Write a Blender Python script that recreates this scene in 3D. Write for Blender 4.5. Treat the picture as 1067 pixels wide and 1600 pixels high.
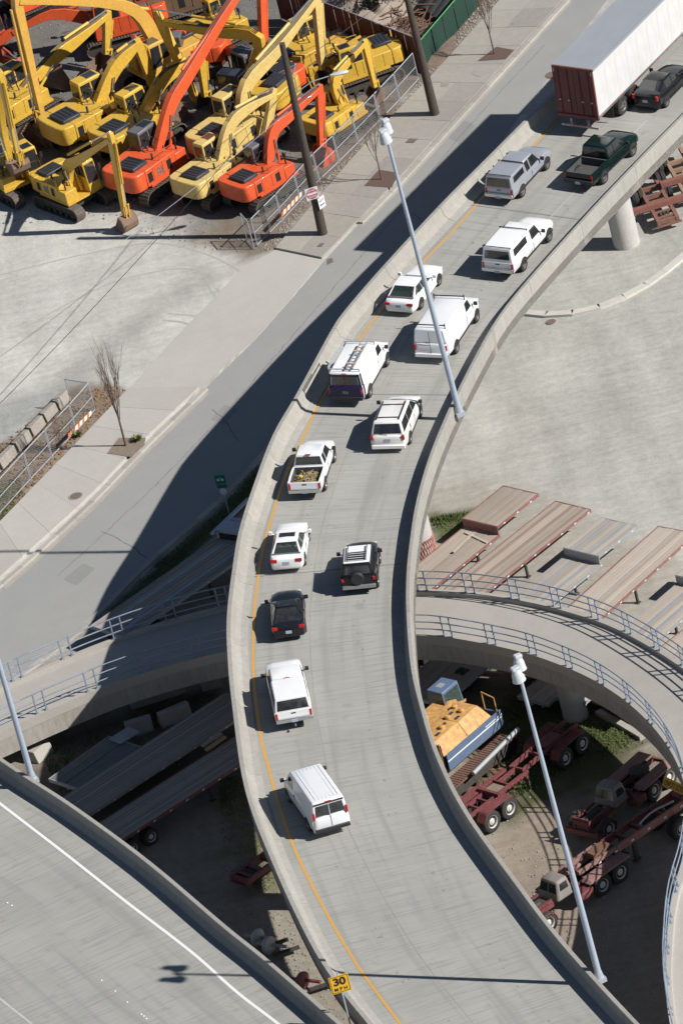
import bpy, bmesh, math, random
from mathutils import Vector, Matrix
rad=math.radians
random.seed(7)
SC=bpy.context.scene
for _o in list(bpy.data.objects): bpy.data.objects.remove(_o)
COL=SC.collection
# ------------------------------------------------------------ camera
F=18000.0; TH=rad(29); DIST=616.0; ZC=9.0; ROLL=math.atan(0.25)
_c,_s=math.cos(TH),math.sin(TH); cr,sr=math.cos(ROLL),math.sin(ROLL)
CAM=Vector((0,-DIST*_c,ZC+DIST*_s)); FW=Vector((0,_c,-_s)); _R=Vector((1,0,0)); _U=Vector((0,_s,_c))
CX=_R*cr-_U*sr; CY=_R*sr+_U*cr
cd=bpy.data.cameras.new('camera'); cam=bpy.data.objects.new('camera',cd); COL.objects.link(cam)
m=Matrix((CX,CY,-FW)).transposed().to_4x4(); m.translation=CAM; cam.matrix_world=m
cd.sensor_fit='VERTICAL'; cd.sensor_height=36; cd.sensor_width=24; cd.lens=F/1600*36
cd.clip_start=10; cd.clip_end=3000
SC.camera=cam
# ------------------------------------------------------------ light
SUNAZ=Vector((0.972,-0.4855,0)).normalized(); ELEV=rad(38.7)      # towards the sun
sd=SUNAZ*math.cos(ELEV)+Vector((0,0,math.sin(ELEV)))
ld=bpy.data.lights.new('sun','SUN'); ld.energy=4.9; ld.angle=rad(0.5); ld.color=(1,0.964,0.918)
sun=bpy.data.objects.new('sun',ld); COL.objects.link(sun); sun.location=(60,-60,120)
sun.rotation_euler=sd.to_track_quat('Z','Y').to_euler()
W=bpy.data.worlds.new('World'); SC.world=W; W.use_nodes=True
nt=W.node_tree; bg=nt.nodes['Background']; sky=nt.nodes.new('ShaderNodeTexSky'); sky.sky_type='NISHITA'
sky.sun_disc=False; sky.sun_elevation=ELEV; sky.sun_rotation=math.atan2(SUNAZ.x,SUNAZ.y)
sky.air_density=0.9; sky.dust_density=0.2; sky.altitude=800
nt.links.new(sky.outputs[0],bg.inputs[0]); bg.inputs[1].default_value=0.05
vs=SC.view_settings; vs.view_transform='Standard'; vs.look='None'; vs.exposure=0.36; vs.gamma=1; vs.use_curve_mapping=False
SC.cycles.max_bounces=6; SC.cycles.diffuse_bounces=3; SC.cycles.glossy_bounces=3
# ------------------------------------------------------------ helpers
def P(u,v,z=0.0):
    """ground/deck point seen at photograph position u,v on the level z"""
    d=FW+CX*((u-533.5)/F)+CY*((800-v)/F)
    return CAM+d*((z-CAM.z)/d.z)
def PV(u,v,o,h):
    """point on the vertical plane through o with heading h (returns along, up)"""
    d=FW+CX*((u-533.5)/F)+CY*((800-v)/F)
    n=Vector((-math.sin(h),math.cos(h),0)); t=(Vector(o)-CAM).dot(n)/d.dot(n); p=CAM+d*t-Vector(o)
    return p.dot(Vector((math.cos(h),math.sin(h),0))),p.z
def lerp(a,b,t): return a+(b-a)*t
def interp(x,xs,ys):
    if x<=xs[0]: return ys[0]
    for i in range(len(xs)-1):
        if x<=xs[i+1]: return lerp(ys[i],ys[i+1],(x-xs[i])/(xs[i+1]-xs[i]))
    return ys[-1]
def spline(pts,n):
    """Catmull-Rom resample"""
    out=[]; L=len(pts)
    for i in range(L-1):
        p0=pts[max(i-1,0)];p1=pts[i];p2=pts[i+1];p3=pts[min(i+2,L-1)]
        for k in range(n):
            t=k/n
            out.append(0.5*((2*p1)+(p2-p0)*t+(2*p0-5*p1+4*p2-p3)*t*t+(3*p1-p0-3*p2+p3)*t**3))
    out.append(pts[-1].copy()); return out
def resample(pts,step):
    d=[0]
    for a,b in zip(pts[:-1],pts[1:]): d.append(d[-1]+(b-a).length)
    n=max(2,int(round(d[-1]/step))); out=[];j=0
    for i in range(n+1):
        t=d[-1]*i/n
        while j<len(d)-2 and d[j+1]<t: j+=1
        out.append(pts[j].lerp(pts[j+1],(t-d[j])/max(1e-9,d[j+1]-d[j])))
    return out
# ---- materials
def mat(name,col,rough=0.7,metal=0.0,var=(),bump=0.0,bscale=8,coat=0.0,coord='Object',spec=None,stretch=None,emit=None,alpha=None,rand=0):
    """var: list of (scale, colour, amount, contrast) noise layers mixed over the base"""
    M=bpy.data.materials.new(name); M.use_nodes=True; n=M.node_tree.nodes; l=M.node_tree.links
    b=n['Principled BSDF']; b.inputs['Roughness'].default_value=rough; b.inputs['Metallic'].default_value=metal
    if coat: b.inputs['Coat Weight'].default_value=coat; b.inputs['Coat Roughness'].default_value=0.06
    if spec is not None: b.inputs['Specular IOR Level'].default_value=spec
    tc=n.new('ShaderNodeTexCoord'); src=tc.outputs[coord]
    mp=n.new('ShaderNodeMapping'); l.new(src,mp.inputs[0])
    if stretch: mp.inputs['Scale'].default_value=stretch
    cur=None
    rgb=n.new('ShaderNodeRGB'); rgb.outputs[0].default_value=(*col,1); cur=rgb.outputs[0]
    for i,vv in enumerate(var):
        sc,c2,amt,con=vv[:4]
        s=src if (len(vv)>4 and vv[4]) else mp.outputs[0]
        no=n.new('ShaderNodeTexNoise'); no.inputs['Scale'].default_value=sc; no.inputs['Detail'].default_value=6; no.inputs['Roughness'].default_value=0.6
        ad=n.new('ShaderNodeVectorMath'); ad.operation='ADD'; ad.inputs[1].default_value=(i*13.1,i*7.7,i*3.3); l.new(s,ad.inputs[0]); l.new(ad.outputs[0],no.inputs['Vector'])
        mr=n.new('ShaderNodeMapRange'); mr.inputs[1].default_value=0.5-0.5/con; mr.inputs[2].default_value=0.5+0.5/con; mr.inputs[4].default_value=amt
        l.new(no.outputs[0],mr.inputs[0])
        mx=n.new('ShaderNodeMix'); mx.data_type='RGBA'; l.new(mr.outputs[0],mx.inputs[0]); l.new(cur,mx.inputs[6]); mx.inputs[7].default_value=(*c2,1); cur=mx.outputs[2]
    if rand:
        oi=n.new('ShaderNodeObjectInfo'); mr=n.new('ShaderNodeMapRange'); mr.inputs[3].default_value=1-rand; mr.inputs[4].default_value=1+rand; l.new(oi.outputs['Random'],mr.inputs[0])
        vm=n.new('ShaderNodeVectorMath'); vm.operation='SCALE'; l.new(cur,vm.inputs[0]); l.new(mr.outputs[0],vm.inputs['Scale']); cur=vm.outputs[0]
    l.new(cur,b.inputs['Base Color'])
    if bump:
        no=n.new('ShaderNodeTexNoise'); no.inputs['Scale'].default_value=bscale; no.inputs['Detail'].default_value=4; l.new(mp.outputs[0],no.inputs['Vector'])
        bp=n.new('ShaderNodeBump'); bp.inputs['Strength'].default_value=bump; bp.inputs['Distance'].default_value=0.03; l.new(no.outputs[0],bp.inputs['Height']); l.new(bp.outputs[0],b.inputs['Normal'])
    if emit: b.inputs['Emission Color'].default_value=(*emit[:3],1); b.inputs['Emission Strength'].default_value=emit[3]
    if alpha is not None: b.inputs['Alpha'].default_value=alpha
    return M
# ---- mesh builder
class MB:
    def __init__(s): s.v=[];s.f=[];s.uv=None
    def add(s,vs,fs):
        o=len(s.v); s.v+= [Vector(p) for p in vs]; s.f+=[tuple(i+o for i in f) for f in fs]; return s
    def box(s,x0,x1,y0,y1,z0,z1):
        return s.add([(x0,y0,z0),(x1,y0,z0),(x1,y1,z0),(x0,y1,z0),(x0,y0,z1),(x1,y0,z1),(x1,y1,z1),(x0,y1,z1)],
          [(3,2,1,0),(4,5,6,7),(0,1,5,4),(1,2,6,5),(2,3,7,6),(3,0,4,7)])
    def hexa(s,p):
        return s.add(p,[(3,2,1,0),(4,5,6,7),(0,1,5,4),(1,2,6,5),(2,3,7,6),(3,0,4,7)])
    def bar(s,a,b,w,h=None,up=(0,0,1)):
        a=Vector(a);b=Vector(b);h=h or w; d=(b-a).normalized(); u=Vector(up)
        if abs(d.dot(u))>0.97: u=Vector((1,0,0))
        x=d.cross(u).normalized()*w/2; y=x.cross(d).normalized()*h/2
        return s.hexa([a-x-y,a+x-y,a+x+y,a-x+y,b-x-y,b+x-y,b+x+y,b-x+y])
    def tube(s,a,b,r0,r1=None,n=10,cap=True):
        a=Vector(a);b=Vector(b);r1=r0 if r1 is None else r1; d=(b-a).normalized(); u=Vector((0,0,1)) if abs(d.z)<.9 else Vector((1,0,0))
        x=d.cross(u).normalized(); y=x.cross(d)
        o=len(s.v)
        for k in range(n):
            t=2*math.pi*k/n; e=x*math.cos(t)+y*math.sin(t); s.v.append(a+e*r0); s.v.append(b+e*r1)
        for k in range(n):
            i=o+2*k;j=o+2*((k+1)%n); s.f.append((i,j,j+1,i+1))
        if cap: s.f.append(tuple(o+2*k for k in reversed(range(n)))); s.f.append(tuple(o+2*k+1 for k in range(n)))
        return s
    def path(s,pts,r,n=6):
        for a,b in zip(pts[:-1],pts[1:]): s.tube(a,b,r,r,n)
        return s
    def prism(s,poly,y0,y1):
        """poly in x,z extruded along y"""
        n=len(poly); o=len(s.v)
        for x,z in poly: s.v.append(Vector((x,y0,z)))
        for x,z in poly: s.v.append(Vector((x,y1,z)))
        s.f.append(tuple(o+i for i in range(n))); s.f.append(tuple(o+n+i for i in reversed(range(n))))
        for i in range(n):
            j=(i+1)%n; s.f.append((o+i,o+n+i,o+n+j,o+j))
        return s
    def prismz(s,poly,z0,z1):
        n=len(poly); o=len(s.v)
        for p in poly: s.v.append(Vector((p[0],p[1],z0)))
        for p in poly: s.v.append(Vector((p[0],p[1],z1)))
        s.f.append(tuple(o+i for i in reversed(range(n)))); s.f.append(tuple(o+n+i for i in range(n)))
        for i in range(n):
            j=(i+1)%n; s.f.append((o+i,o+j,o+n+j,o+n+i))
        return s
    def rings(s,rings,closed=True,cap=True):
        o=len(s.v); n=len(rings[0])
        for r in rings: s.v+=[Vector(p) for p in r]
        for i in range(len(rings)-1):
            for k in range(n if closed else n-1):
                a=o+i*n+k;b=o+i*n+(k+1)%n; s.f.append((a,b,b+n,a+n))
        if cap and closed:
            s.f.append(tuple(o+k for k in reversed(range(n)))); s.f.append(tuple(o+(len(rings)-1)*n+k for k in range(n)))
        return s
    def lathe(s,prof,axis='y',n=20,c=(0,0,0),cap=True):
        """prof list of (r, h) around axis"""
        rs=[]
        for r,h in prof:
            ring=[]
            for k in range(n):
                t=2*math.pi*k/n; a,b=r*math.cos(t),r*math.sin(t)
                p={'y':(a,h,b),'z':(a,b,h),'x':(h,a,b)}[axis]; ring.append(Vector(p)+Vector(c))
            rs.append(ring)
        return s.rings(rs,cap=cap)
    def xf(s,M):
        s.v=[M@p for p in s.v]; return s
    def mesh(s,name,m,smooth=None):
        me=bpy.data.meshes.new(name); me.from_pydata([tuple(p) for p in s.v],[],s.f); me.update()
        bm=bmesh.new(); bm.from_mesh(me); bmesh.ops.recalc_face_normals(bm,faces=bm.faces); bm.to_mesh(me); bm.free()
        if s.uv: 
            l=me.uv_layers.new(name='UVMap')
            for lp in me.loops: l.data[lp.index].uv=s.uv[lp.vertex_index]
        if m: me.materials.append(m)
        if smooth:
            for p in me.polygons: p.use_smooth=True
            me.set_sharp_from_angle(angle=rad(smooth))
        return me
    def obj(s,name,m,parent=None,smooth=None,bevel=0,label=None):
        o=bpy.data.objects.new(name,s.mesh(name,m,smooth)); COL.objects.link(o)
        if parent: o.parent=parent
        if bevel:
            b=o.modifiers.new('bevel','BEVEL'); b.width=bevel; b.segments=2; b.limit_method='ANGLE'; b.angle_limit=rad(35)
            for p in o.data.polygons: p.use_smooth=True
            o.data.set_sharp_from_angle(angle=rad(60))
        if label: o['label']=label
        return o
def tag(o,label=None,cat=None,group=None,kind=None):
    if label: o['label']=label
    if cat: o['category']=cat
    if group: o['group']=group
    if kind: o['kind']=kind
    return o
def thing(name,label,cat,loc=(0,0,0),rot=(0,0,0),group=None):
    o=bpy.data.objects.new(name,None); COL.objects.link(o); o.location=loc; o.rotation_euler=rot; o.empty_display_size=.3
    return tag(o,label,cat,group)
def inst(src,name,parent,loc=(0,0,0),rot=(0,0,0),scale=(1,1,1)):
    o=bpy.data.objects.new(name,src.data if hasattr(src,'data') and not isinstance(src,bpy.types.Mesh) else src); COL.objects.link(o)
    o.parent=parent; o.location=loc; o.rotation_euler=rot; o.scale=scale; return o
def copytree(o,parent=None):
    c=o.copy(); COL.objects.link(c); c.parent=parent
    for ch in o.children: copytree(ch,c)
    return c
def text(body,size,m,parent,loc,rot,name='lettering',depth=0.004,align='CENTER',bold=0,sx=1):
    cu=bpy.data.curves.new(name,'FONT'); cu.body=body; cu.size=size; cu.extrude=depth; cu.align_x=align; cu.align_y='CENTER'; cu.offset=bold
    cu.materials.append(m); t=bpy.data.objects.new(name+'_tmp',cu); COL.objects.link(t)
    bpy.context.view_layer.update(); dg=bpy.context.evaluated_depsgraph_get()
    me=bpy.data.meshes.new_from_object(t.evaluated_get(dg)); bpy.data.objects.remove(t); 
    o=bpy.data.objects.new(name,me); COL.objects.link(o); o.parent=parent; o.location=loc; o.rotation_euler=rot; o.scale=(sx,1,1); return o
def flat(name,poly,z,m,kind='structure',parent=None,label=None,cat=None,n=0,thick=0.0):
    """a flat sheet from pixel outline"""
    me=MB(); pts=[P(u,v,z) for u,v in poly]
    if thick: me.prismz([(p.x,p.y) for p in pts],z-thick,z)
    else: me.add(pts,[tuple(range(len(pts)))])
    o=me.obj(name,m,parent)
    if kind and not parent: o['kind']=kind
    if label: o['label']=label
    if cat: o['category']=cat
    return o
# ------------------------------------------------------------ shared materials
Mt={}
Mt['tyre']=mat('tyre',(.022,.021,.021),.85,var=[(6,(.05,.047,.043),.6,2)])
Mt['rim']=mat('wheel_rim',(.42,.42,.42),.35,.7,var=[(9,(.2,.19,.18),.5,2)])
Mt['glass']=mat('dark_glass',(.012,.014,.017),.06,spec=.9,var=[(2.5,(.045,.045,.045),.7,3)])
Mt['glass2']=mat('tinted_glass',(.03,.05,.045),.08,spec=.9,var=[(5,(.09,.12,.10),.6,3)])
Mt['black']=mat('black_plastic',(.02,.02,.021),.55)
Mt['chrome']=mat('chrome',(.6,.6,.6),.25,.9)
Mt['red']=mat('red_lamp',(.42,.012,.012),.25)
Mt['amber']=mat('amber_lamp',(.6,.2,.03),.3)
Mt['lamp']=mat('clear_lamp',(.6,.6,.6),.2)
Mt['plate']=mat('number_plate',(.45,.52,.6),.5,var=[(40,(.15,.2,.3),.7,6)])
Mt['white']=mat('white_paint',(.78,.78,.775),.32,coat=.4,var=[(1.3,(.66,.65,.63),.35,2)])
Mt['galv']=mat('galvanised_steel',(.42,.46,.51),.5,.25,var=[(5,(.28,.3,.33),.5,2)])
Mt['bluesteel']=mat('painted_railing_steel',(.29,.33,.39),.5,.2,var=[(2,(.2,.25,.33),.6,2)])
Mt['poleblue']=mat('pale_blue_pole_paint',(.40,.47,.56),.45,.2,var=[(1.5,(.3,.34,.4),.5,2)])
Mt['wood']=mat('dark_pole_wood',(.07,.052,.04),.9,stretch=(6,6,.4),var=[(4,(.025,.02,.016),.9,2),(12,(.12,.1,.08),.5,3)],bump=.5,bscale=12)
Mt['rust']=mat('rust',(.16,.075,.045),.9,var=[(3,(.06,.035,.028),.8,2.5),(14,(.25,.13,.08),.4,3)],bump=.4)
Mt['track']=mat('track_steel',(.13,.1,.085),.8,.2,var=[(4,(.05,.04,.035),.8,2),(15,(.24,.2,.16),.5,3)],bump=.5,bscale=10)
Mt['dirtydark']=mat('dirty_dark_steel',(.035,.032,.03),.75,var=[(5,(.09,.075,.06),.6,2.5)])
# ============================================================ THE GROUND
def inpoly(x,y,P2):
    c=False;j=len(P2)-1
    for i in range(len(P2)):
        if (P2[i][1]>y)!=(P2[j][1]>y) and x<(P2[j][0]-P2[i][0])*(y-P2[i][1])/(P2[j][1]-P2[i][1])+P2[i][0]: c=not c
        j=i
    return c
def pdist(x,y,P2):
    d=1e9;j=len(P2)-1
    for i in range(len(P2)):
        ax,ay=P2[j];bx,by=P2[i];ex=bx-ax;ey=by-ay; t=max(0,min(1,((x-ax)*ex+(y-ay)*ey)/(ex*ex+ey*ey+1e-9)))
        d=min(d,math.hypot(x-ax-ex*t,y-ay-ey*t)); j=i
    return d
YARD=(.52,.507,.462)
ZONES=[ # outline in the photograph, ground colour (shade painted in among machines and below ramps), feather in metres, raggedness
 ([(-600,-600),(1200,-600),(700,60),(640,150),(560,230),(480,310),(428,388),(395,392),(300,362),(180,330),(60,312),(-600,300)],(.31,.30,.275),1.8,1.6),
 ([(-100,-60),(560,-60),(640,110),(560,210),(450,310),(390,350),(330,330),(180,290),(60,270),(-100,250)],(.17,.165,.15),2.2,2.0),  # dark dirt, with the dense shade between the machines painted in
 ([(200,250),(470,120),(560,200),(440,330),(330,370),(250,330)],(.19,.18,.165),1.5,1.2),  # front row: dirt colour darkened further for shade under the machines
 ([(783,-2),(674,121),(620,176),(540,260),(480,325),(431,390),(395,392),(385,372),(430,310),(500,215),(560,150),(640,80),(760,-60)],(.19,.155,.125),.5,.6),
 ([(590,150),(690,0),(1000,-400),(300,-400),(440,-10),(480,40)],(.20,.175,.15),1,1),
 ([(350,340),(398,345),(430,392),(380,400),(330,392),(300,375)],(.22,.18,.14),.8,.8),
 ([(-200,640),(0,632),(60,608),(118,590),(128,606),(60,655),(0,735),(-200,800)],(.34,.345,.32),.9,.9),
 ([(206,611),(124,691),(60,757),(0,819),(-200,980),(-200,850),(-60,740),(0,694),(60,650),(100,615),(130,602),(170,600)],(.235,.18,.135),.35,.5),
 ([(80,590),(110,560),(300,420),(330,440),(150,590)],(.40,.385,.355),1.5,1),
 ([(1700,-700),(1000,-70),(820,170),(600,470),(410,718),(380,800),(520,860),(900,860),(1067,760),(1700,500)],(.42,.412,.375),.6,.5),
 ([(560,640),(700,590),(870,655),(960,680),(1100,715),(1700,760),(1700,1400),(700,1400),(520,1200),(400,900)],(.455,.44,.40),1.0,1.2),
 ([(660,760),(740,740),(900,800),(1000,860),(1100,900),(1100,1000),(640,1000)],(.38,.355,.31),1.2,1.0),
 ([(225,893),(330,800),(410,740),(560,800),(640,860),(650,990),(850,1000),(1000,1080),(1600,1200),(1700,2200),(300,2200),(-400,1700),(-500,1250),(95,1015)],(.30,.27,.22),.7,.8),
 ([(640,1000),(900,1030),(1000,1120),(1010,1200),(850,1240),(740,1180),(640,1120)],(.15,.13,.10),.9,1.2),  # brown ground, ramp shade mixed into its colour
 ([(780,1080),(880,1095),(1000,1140),(1010,1180),(940,1220),(900,1330),(800,1280),(750,1230),(760,1160)],(.085,.095,.04),1.0,1.6),  # green ground, deepened to paint the shade below the loop ramp
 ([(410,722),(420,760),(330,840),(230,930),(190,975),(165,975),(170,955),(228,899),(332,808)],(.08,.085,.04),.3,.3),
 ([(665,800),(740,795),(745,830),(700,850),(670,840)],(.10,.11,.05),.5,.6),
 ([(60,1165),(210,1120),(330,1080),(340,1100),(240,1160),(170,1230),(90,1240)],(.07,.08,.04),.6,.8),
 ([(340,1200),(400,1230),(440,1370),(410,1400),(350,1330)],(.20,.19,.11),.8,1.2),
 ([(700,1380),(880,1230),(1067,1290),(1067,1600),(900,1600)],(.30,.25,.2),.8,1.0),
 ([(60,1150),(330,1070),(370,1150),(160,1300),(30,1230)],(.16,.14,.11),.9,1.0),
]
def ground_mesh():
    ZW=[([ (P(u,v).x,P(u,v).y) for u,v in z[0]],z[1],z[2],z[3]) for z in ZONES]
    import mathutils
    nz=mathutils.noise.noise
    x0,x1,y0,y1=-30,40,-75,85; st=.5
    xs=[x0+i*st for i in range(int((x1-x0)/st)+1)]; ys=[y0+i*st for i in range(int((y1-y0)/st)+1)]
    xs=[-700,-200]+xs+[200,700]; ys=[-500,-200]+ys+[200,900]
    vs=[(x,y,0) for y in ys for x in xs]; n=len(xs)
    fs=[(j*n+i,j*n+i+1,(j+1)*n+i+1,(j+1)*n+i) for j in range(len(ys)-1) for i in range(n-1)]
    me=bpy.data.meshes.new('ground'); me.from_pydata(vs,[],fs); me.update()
    at=me.color_attributes.new('soil_and_shade','FLOAT_COLOR','POINT'); buf=[]
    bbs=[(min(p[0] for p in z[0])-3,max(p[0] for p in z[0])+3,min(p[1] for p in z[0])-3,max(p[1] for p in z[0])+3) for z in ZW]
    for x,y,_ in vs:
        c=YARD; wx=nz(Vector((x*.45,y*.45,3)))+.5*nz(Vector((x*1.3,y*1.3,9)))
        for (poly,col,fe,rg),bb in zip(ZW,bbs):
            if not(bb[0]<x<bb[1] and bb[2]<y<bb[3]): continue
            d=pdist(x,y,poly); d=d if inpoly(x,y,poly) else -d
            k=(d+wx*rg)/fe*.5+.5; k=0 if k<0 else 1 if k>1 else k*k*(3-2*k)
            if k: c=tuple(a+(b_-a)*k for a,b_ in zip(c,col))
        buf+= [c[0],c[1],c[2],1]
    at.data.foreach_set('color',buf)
    return me
def ground_mat():
    M=bpy.data.materials.new('soil_gravel_paving_and_shade'); M.use_nodes=True; n=M.node_tree.nodes;l=M.node_tree.links;b=n['Principled BSDF']; b.inputs['Roughness'].default_value=.95; b.inputs['Specular IOR Level'].default_value=.2
    at=n.new('ShaderNodeAttribute'); at.attribute_name='soil_and_shade'; tc=n.new('ShaderNodeTexCoord'); cur=at.outputs['Color']
    for i,(sc,sx,sy,lo,hi,con) in enumerate([(.09,1,1,.86,1.1,2.2),(.45,1,.22,.84,1.12,2.6),(1.6,.15,1,.9,1.08,2.6),(2.4,1,1,.86,1.12,2.2),(9,1,1,.88,1.10,2.2),(24,1,1,.84,1.14,2.4)]):
        mp=n.new('ShaderNodeMapping'); mp.inputs['Scale'].default_value=(sx,sy,1); mp.inputs['Location'].default_value=(i*7,i*3,0); mp.inputs['Rotation'].default_value=(0,0,.5 if i==1 else 0); l.new(tc.outputs['Object'],mp.inputs[0])
        no=n.new('ShaderNodeTexNoise'); no.inputs['Scale'].default_value=sc; no.inputs['Detail'].default_value=6; no.inputs['Roughness'].default_value=.65; l.new(mp.outputs[0],no.inputs['Vector'])
        mr=n.new('ShaderNodeMapRange'); mr.inputs[1].default_value=.5-.5/con; mr.inputs[2].default_value=.5+.5/con; mr.inputs[3].default_value=lo; mr.inputs[4].default_value=hi; l.new(no.outputs[0],mr.inputs[0])
        vm=n.new('ShaderNodeVectorMath'); vm.operation='SCALE'; l.new(cur,vm.inputs[0]); l.new(mr.outputs[0],vm.inputs['Scale']); cur=vm.outputs[0]
    l.new(cur,b.inputs['Base Color'])
    bp=n.new('ShaderNodeBump'); bp.inputs['Strength'].default_value=.8; bp.inputs['Distance'].default_value=.04; l.new(no.outputs[0],bp.inputs['Height']); l.new(bp.outputs[0],b.inputs['Normal'])
    return M
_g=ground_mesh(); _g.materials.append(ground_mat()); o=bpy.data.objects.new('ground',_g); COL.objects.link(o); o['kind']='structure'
m_asph=mat('weathered_asphalt',(.285,.288,.275),.92,bump=.4,bscale=22,var=[(.07,(.36,.36,.335),.8,2),(.6,(.23,.23,.22),.4,2),(30,(.36,.35,.33),.4,2.4),(26,(.17,.17,.165),.35,2.6)])
m_asph2=mat('pale_asphalt_lot',(.29,.275,.255),.92,bump=.4,bscale=22,var=[(.08,(.34,.32,.29),.8,2),(.5,(.24,.23,.215),.5,2.2),(24,(.38,.36,.33),.4,2.4)])
m_kerb=mat('kerb_concrete',(.35,.33,.29),.9,rand=.12,var=[(1.2,(.25,.235,.21),.7,2.2),(9,(.45,.42,.39),.5,2.4)],bump=.4,bscale=14)
m_walk=mat('sidewalk_concrete',(.46,.44,.39),.9,rand=.05,var=[(.12,(.35,.33,.3),.8,2.2),(1.2,(.5,.475,.44),.4,2),(14,(.33,.31,.285),.5,2.2)],bump=.3,bscale=18)
m_walk2=mat('darker_sidewalk_concrete',(.35,.325,.29),.9,rand=.1,var=[(.25,(.40,.375,.34),.7,2.2),(2,(.25,.23,.21),.5,2),(14,(.2,.185,.17),.5,2.2)],bump=.3,bscale=18)
m_dirt=mat('dirt_verge',(.17,.135,.105),.97,var=[(.5,(.25,.17,.10),.8,2.4),(3,(.1,.085,.065),.7,2.2),(14,(.3,.25,.2),.6,2.6)],bump=1,bscale=8)
m_dirt2=mat('dry_brown_dirt',(.25,.215,.175),.97,var=[(.12,(.3,.26,.22),.8,2.4),(.7,(.19,.165,.13),.7,2.2),(6,(.14,.12,.09),.5,2.4),(14,(.33,.29,.24),.4,2.6)],bump=.8,bscale=6)
m_mulch=mat('red_brown_mulch',(.12,.075,.058),.97,var=[(12,(.2,.13,.1),.8,2.4),(20,(.05,.035,.03),.7,2.4)],bump=1,bscale=14)
m_grav=mat('grey_gravel',(.27,.27,.25),.97,var=[(.3,(.2,.195,.18),.8,2.2),(7,(.36,.36,.34),.7,2.6),(15,(.12,.12,.11),.7,2.6)],bump=1,bscale=12)
m_rlot=mat('right_lot_dirt',(.33,.305,.27),.97,stretch=(1,.35,1),var=[(.15,(.38,.35,.31),.8,2.4),(.8,(.26,.24,.21),.6,2.2),(5,(.4,.37,.33),.4,2.6),(12,(.2,.18,.16),.4,2.6)],bump=.6,bscale=8)
m_grass=mat('short_grass',(.11,.19,.035),.95,var=[(.8,(.16,.15,.06),.8,2.4),(7,(.03,.05,.015),.8,2.4)],bump=1,bscale=14)
m_stain=mat('dark_stain',(.12,.09,.08),.95,var=[(6,(.2,.16,.13),.8,2.4)])

m_walkd=mat('dusty_sidewalk_concrete',(.37,.345,.30),.9,rand=.08,var=[(.12,(.30,.28,.245),.8,2.2),(.9,(.42,.40,.35),.5,2.2),(2.5,(.25,.225,.195),.4,2.8),(14,(.28,.26,.225),.4,2.4)],bump=.3,bscale=18)
m_gut=mat('dirty_gutter_concrete',(.36,.34,.30),.9,var=[(1.1,(.27,.245,.21),.8,2.4),(6,(.44,.42,.375),.4,2.4)])
# zones: sheets 4 mm above one another
KL=[(945,-70),(884,0),(800,92),(710,190),(620,289),(560,350),(510,404),(455,468),(400,530),(319,609),(225,699),(142,785),(37,882),(-60,965),(-160,1040)]   # street kerb, sidewalk side
KR=[(1250,-330),(1000,-70),(940,10),(820,170),(700,330),(600,470),(500,600),(410,718),(330,800),(225,893),(165,955),(95,1015),(0,1085),(-120,1180)]             # street kerb, ramp side
flat('street',KL+list(reversed(KR)),.018,m_asph)
# gravel below the diggers and the verges of the lot
# ---- kerbs
def strip(name,line,w,h,m,side=1,seg=1.8,z0=0.0,group=None):
    pts=resample(spline([P(u,v,0) for u,v in line],6),seg)
    root=None
    for a,b in zip(pts[:-1],pts[1:]):
        d=(b-a).normalized(); n=Vector((-d.y,d.x,0))*w*side; g=d*.008; a2=a+g;b2=b-g
        K=MB(); K.prismz([a2,b2,b2+n,a2+n],z0,h)
        o=K.obj('kerb_stone',m,root)
        if root is None: o['kind']='structure'; root=o; o.name=name
    return pts
strip('kerb',KL[1:6],-.3,.15,m_kerb,-1)
strip('kerb',KL[9:14],-.3,.15,m_kerb,-1)
strip('kerb',KR[6:13],.3,.15,m_kerb,-1)
# gutter pan beside the kerb
flat('gutter',[(884,0),(620,289),(560,350),(566,355),(628,294),(893,3)],.024,m_gut)
flat('gutter',[(319,609),(225,699),(142,785),(37,882),(0,912),(10,921),(46,890),(152,792),(234,706),(327,615)],.024,m_gut)
# kerb arc in the right lot
strip('kerb',[(812,493),(850,497),(890,495),(930,487),(965,474),(1000,457),(1032,436),(1067,408),(1120,360)],.5,.15,mat('pale_kerb',(.55,.53,.48),.9,rand=.06,var=[(3,(.42,.4,.36),.6,2.4)]),1,1.6)
strip('kerb',[(1067,770),(1010,700),(960,655),(900,600)][0:0] or [(930,1118),(965,1137),(1000,1158)],.35,.25,m_kerb,1,2.2)
# ---- sidewalks: slabs with open joints
def sidewalk(edgeL,edgeR,n,mats,rows=2,name='sidewalk'):
    A=spline([P(u,v,0) for u,v in edgeL],6);B=spline([P(u,v,0) for u,v in edgeR],6)
    A=resample(A,.5);B=resample(B,.5)
    g=lambda L,t:(L[min(int(t*(len(L)-1)),len(L)-2)]).lerp(L[min(int(t*(len(L)-1)),len(L)-2)+1],t*(len(L)-1)-min(int(t*(len(L)-1)),len(L)-2))
    root=None; e=.0003
    for i in range(n):
        t0=i/n+e;t1=(i+1)/n-e
        for r in range(rows):
            a0=r/rows+.0015;a1=(r+1)/rows-.0015
            q=[g(A,t0).lerp(g(B,t0),a0),g(A,t1).lerp(g(B,t1),a0),g(A,t1).lerp(g(B,t1),a1),g(A,t0).lerp(g(B,t0),a1)]
            m_=mats[min(r,len(mats)-1)] if random.random()<.88 else mats[0]
            o=MB().prismz(q,0,.14+random.uniform(-.006,.006)).obj('sidewalk_slab',m_,root)
            if root is None: root=o; o.name=name; o['kind']='structure'
    return root
sidewalk([(790,-8),(674,121),(620,176),(540,262),(431,390)],[(893,-14),(800,88),(710,186),(616,287),(503,405)],14,[m_walkd,m_walk2],2)
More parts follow.
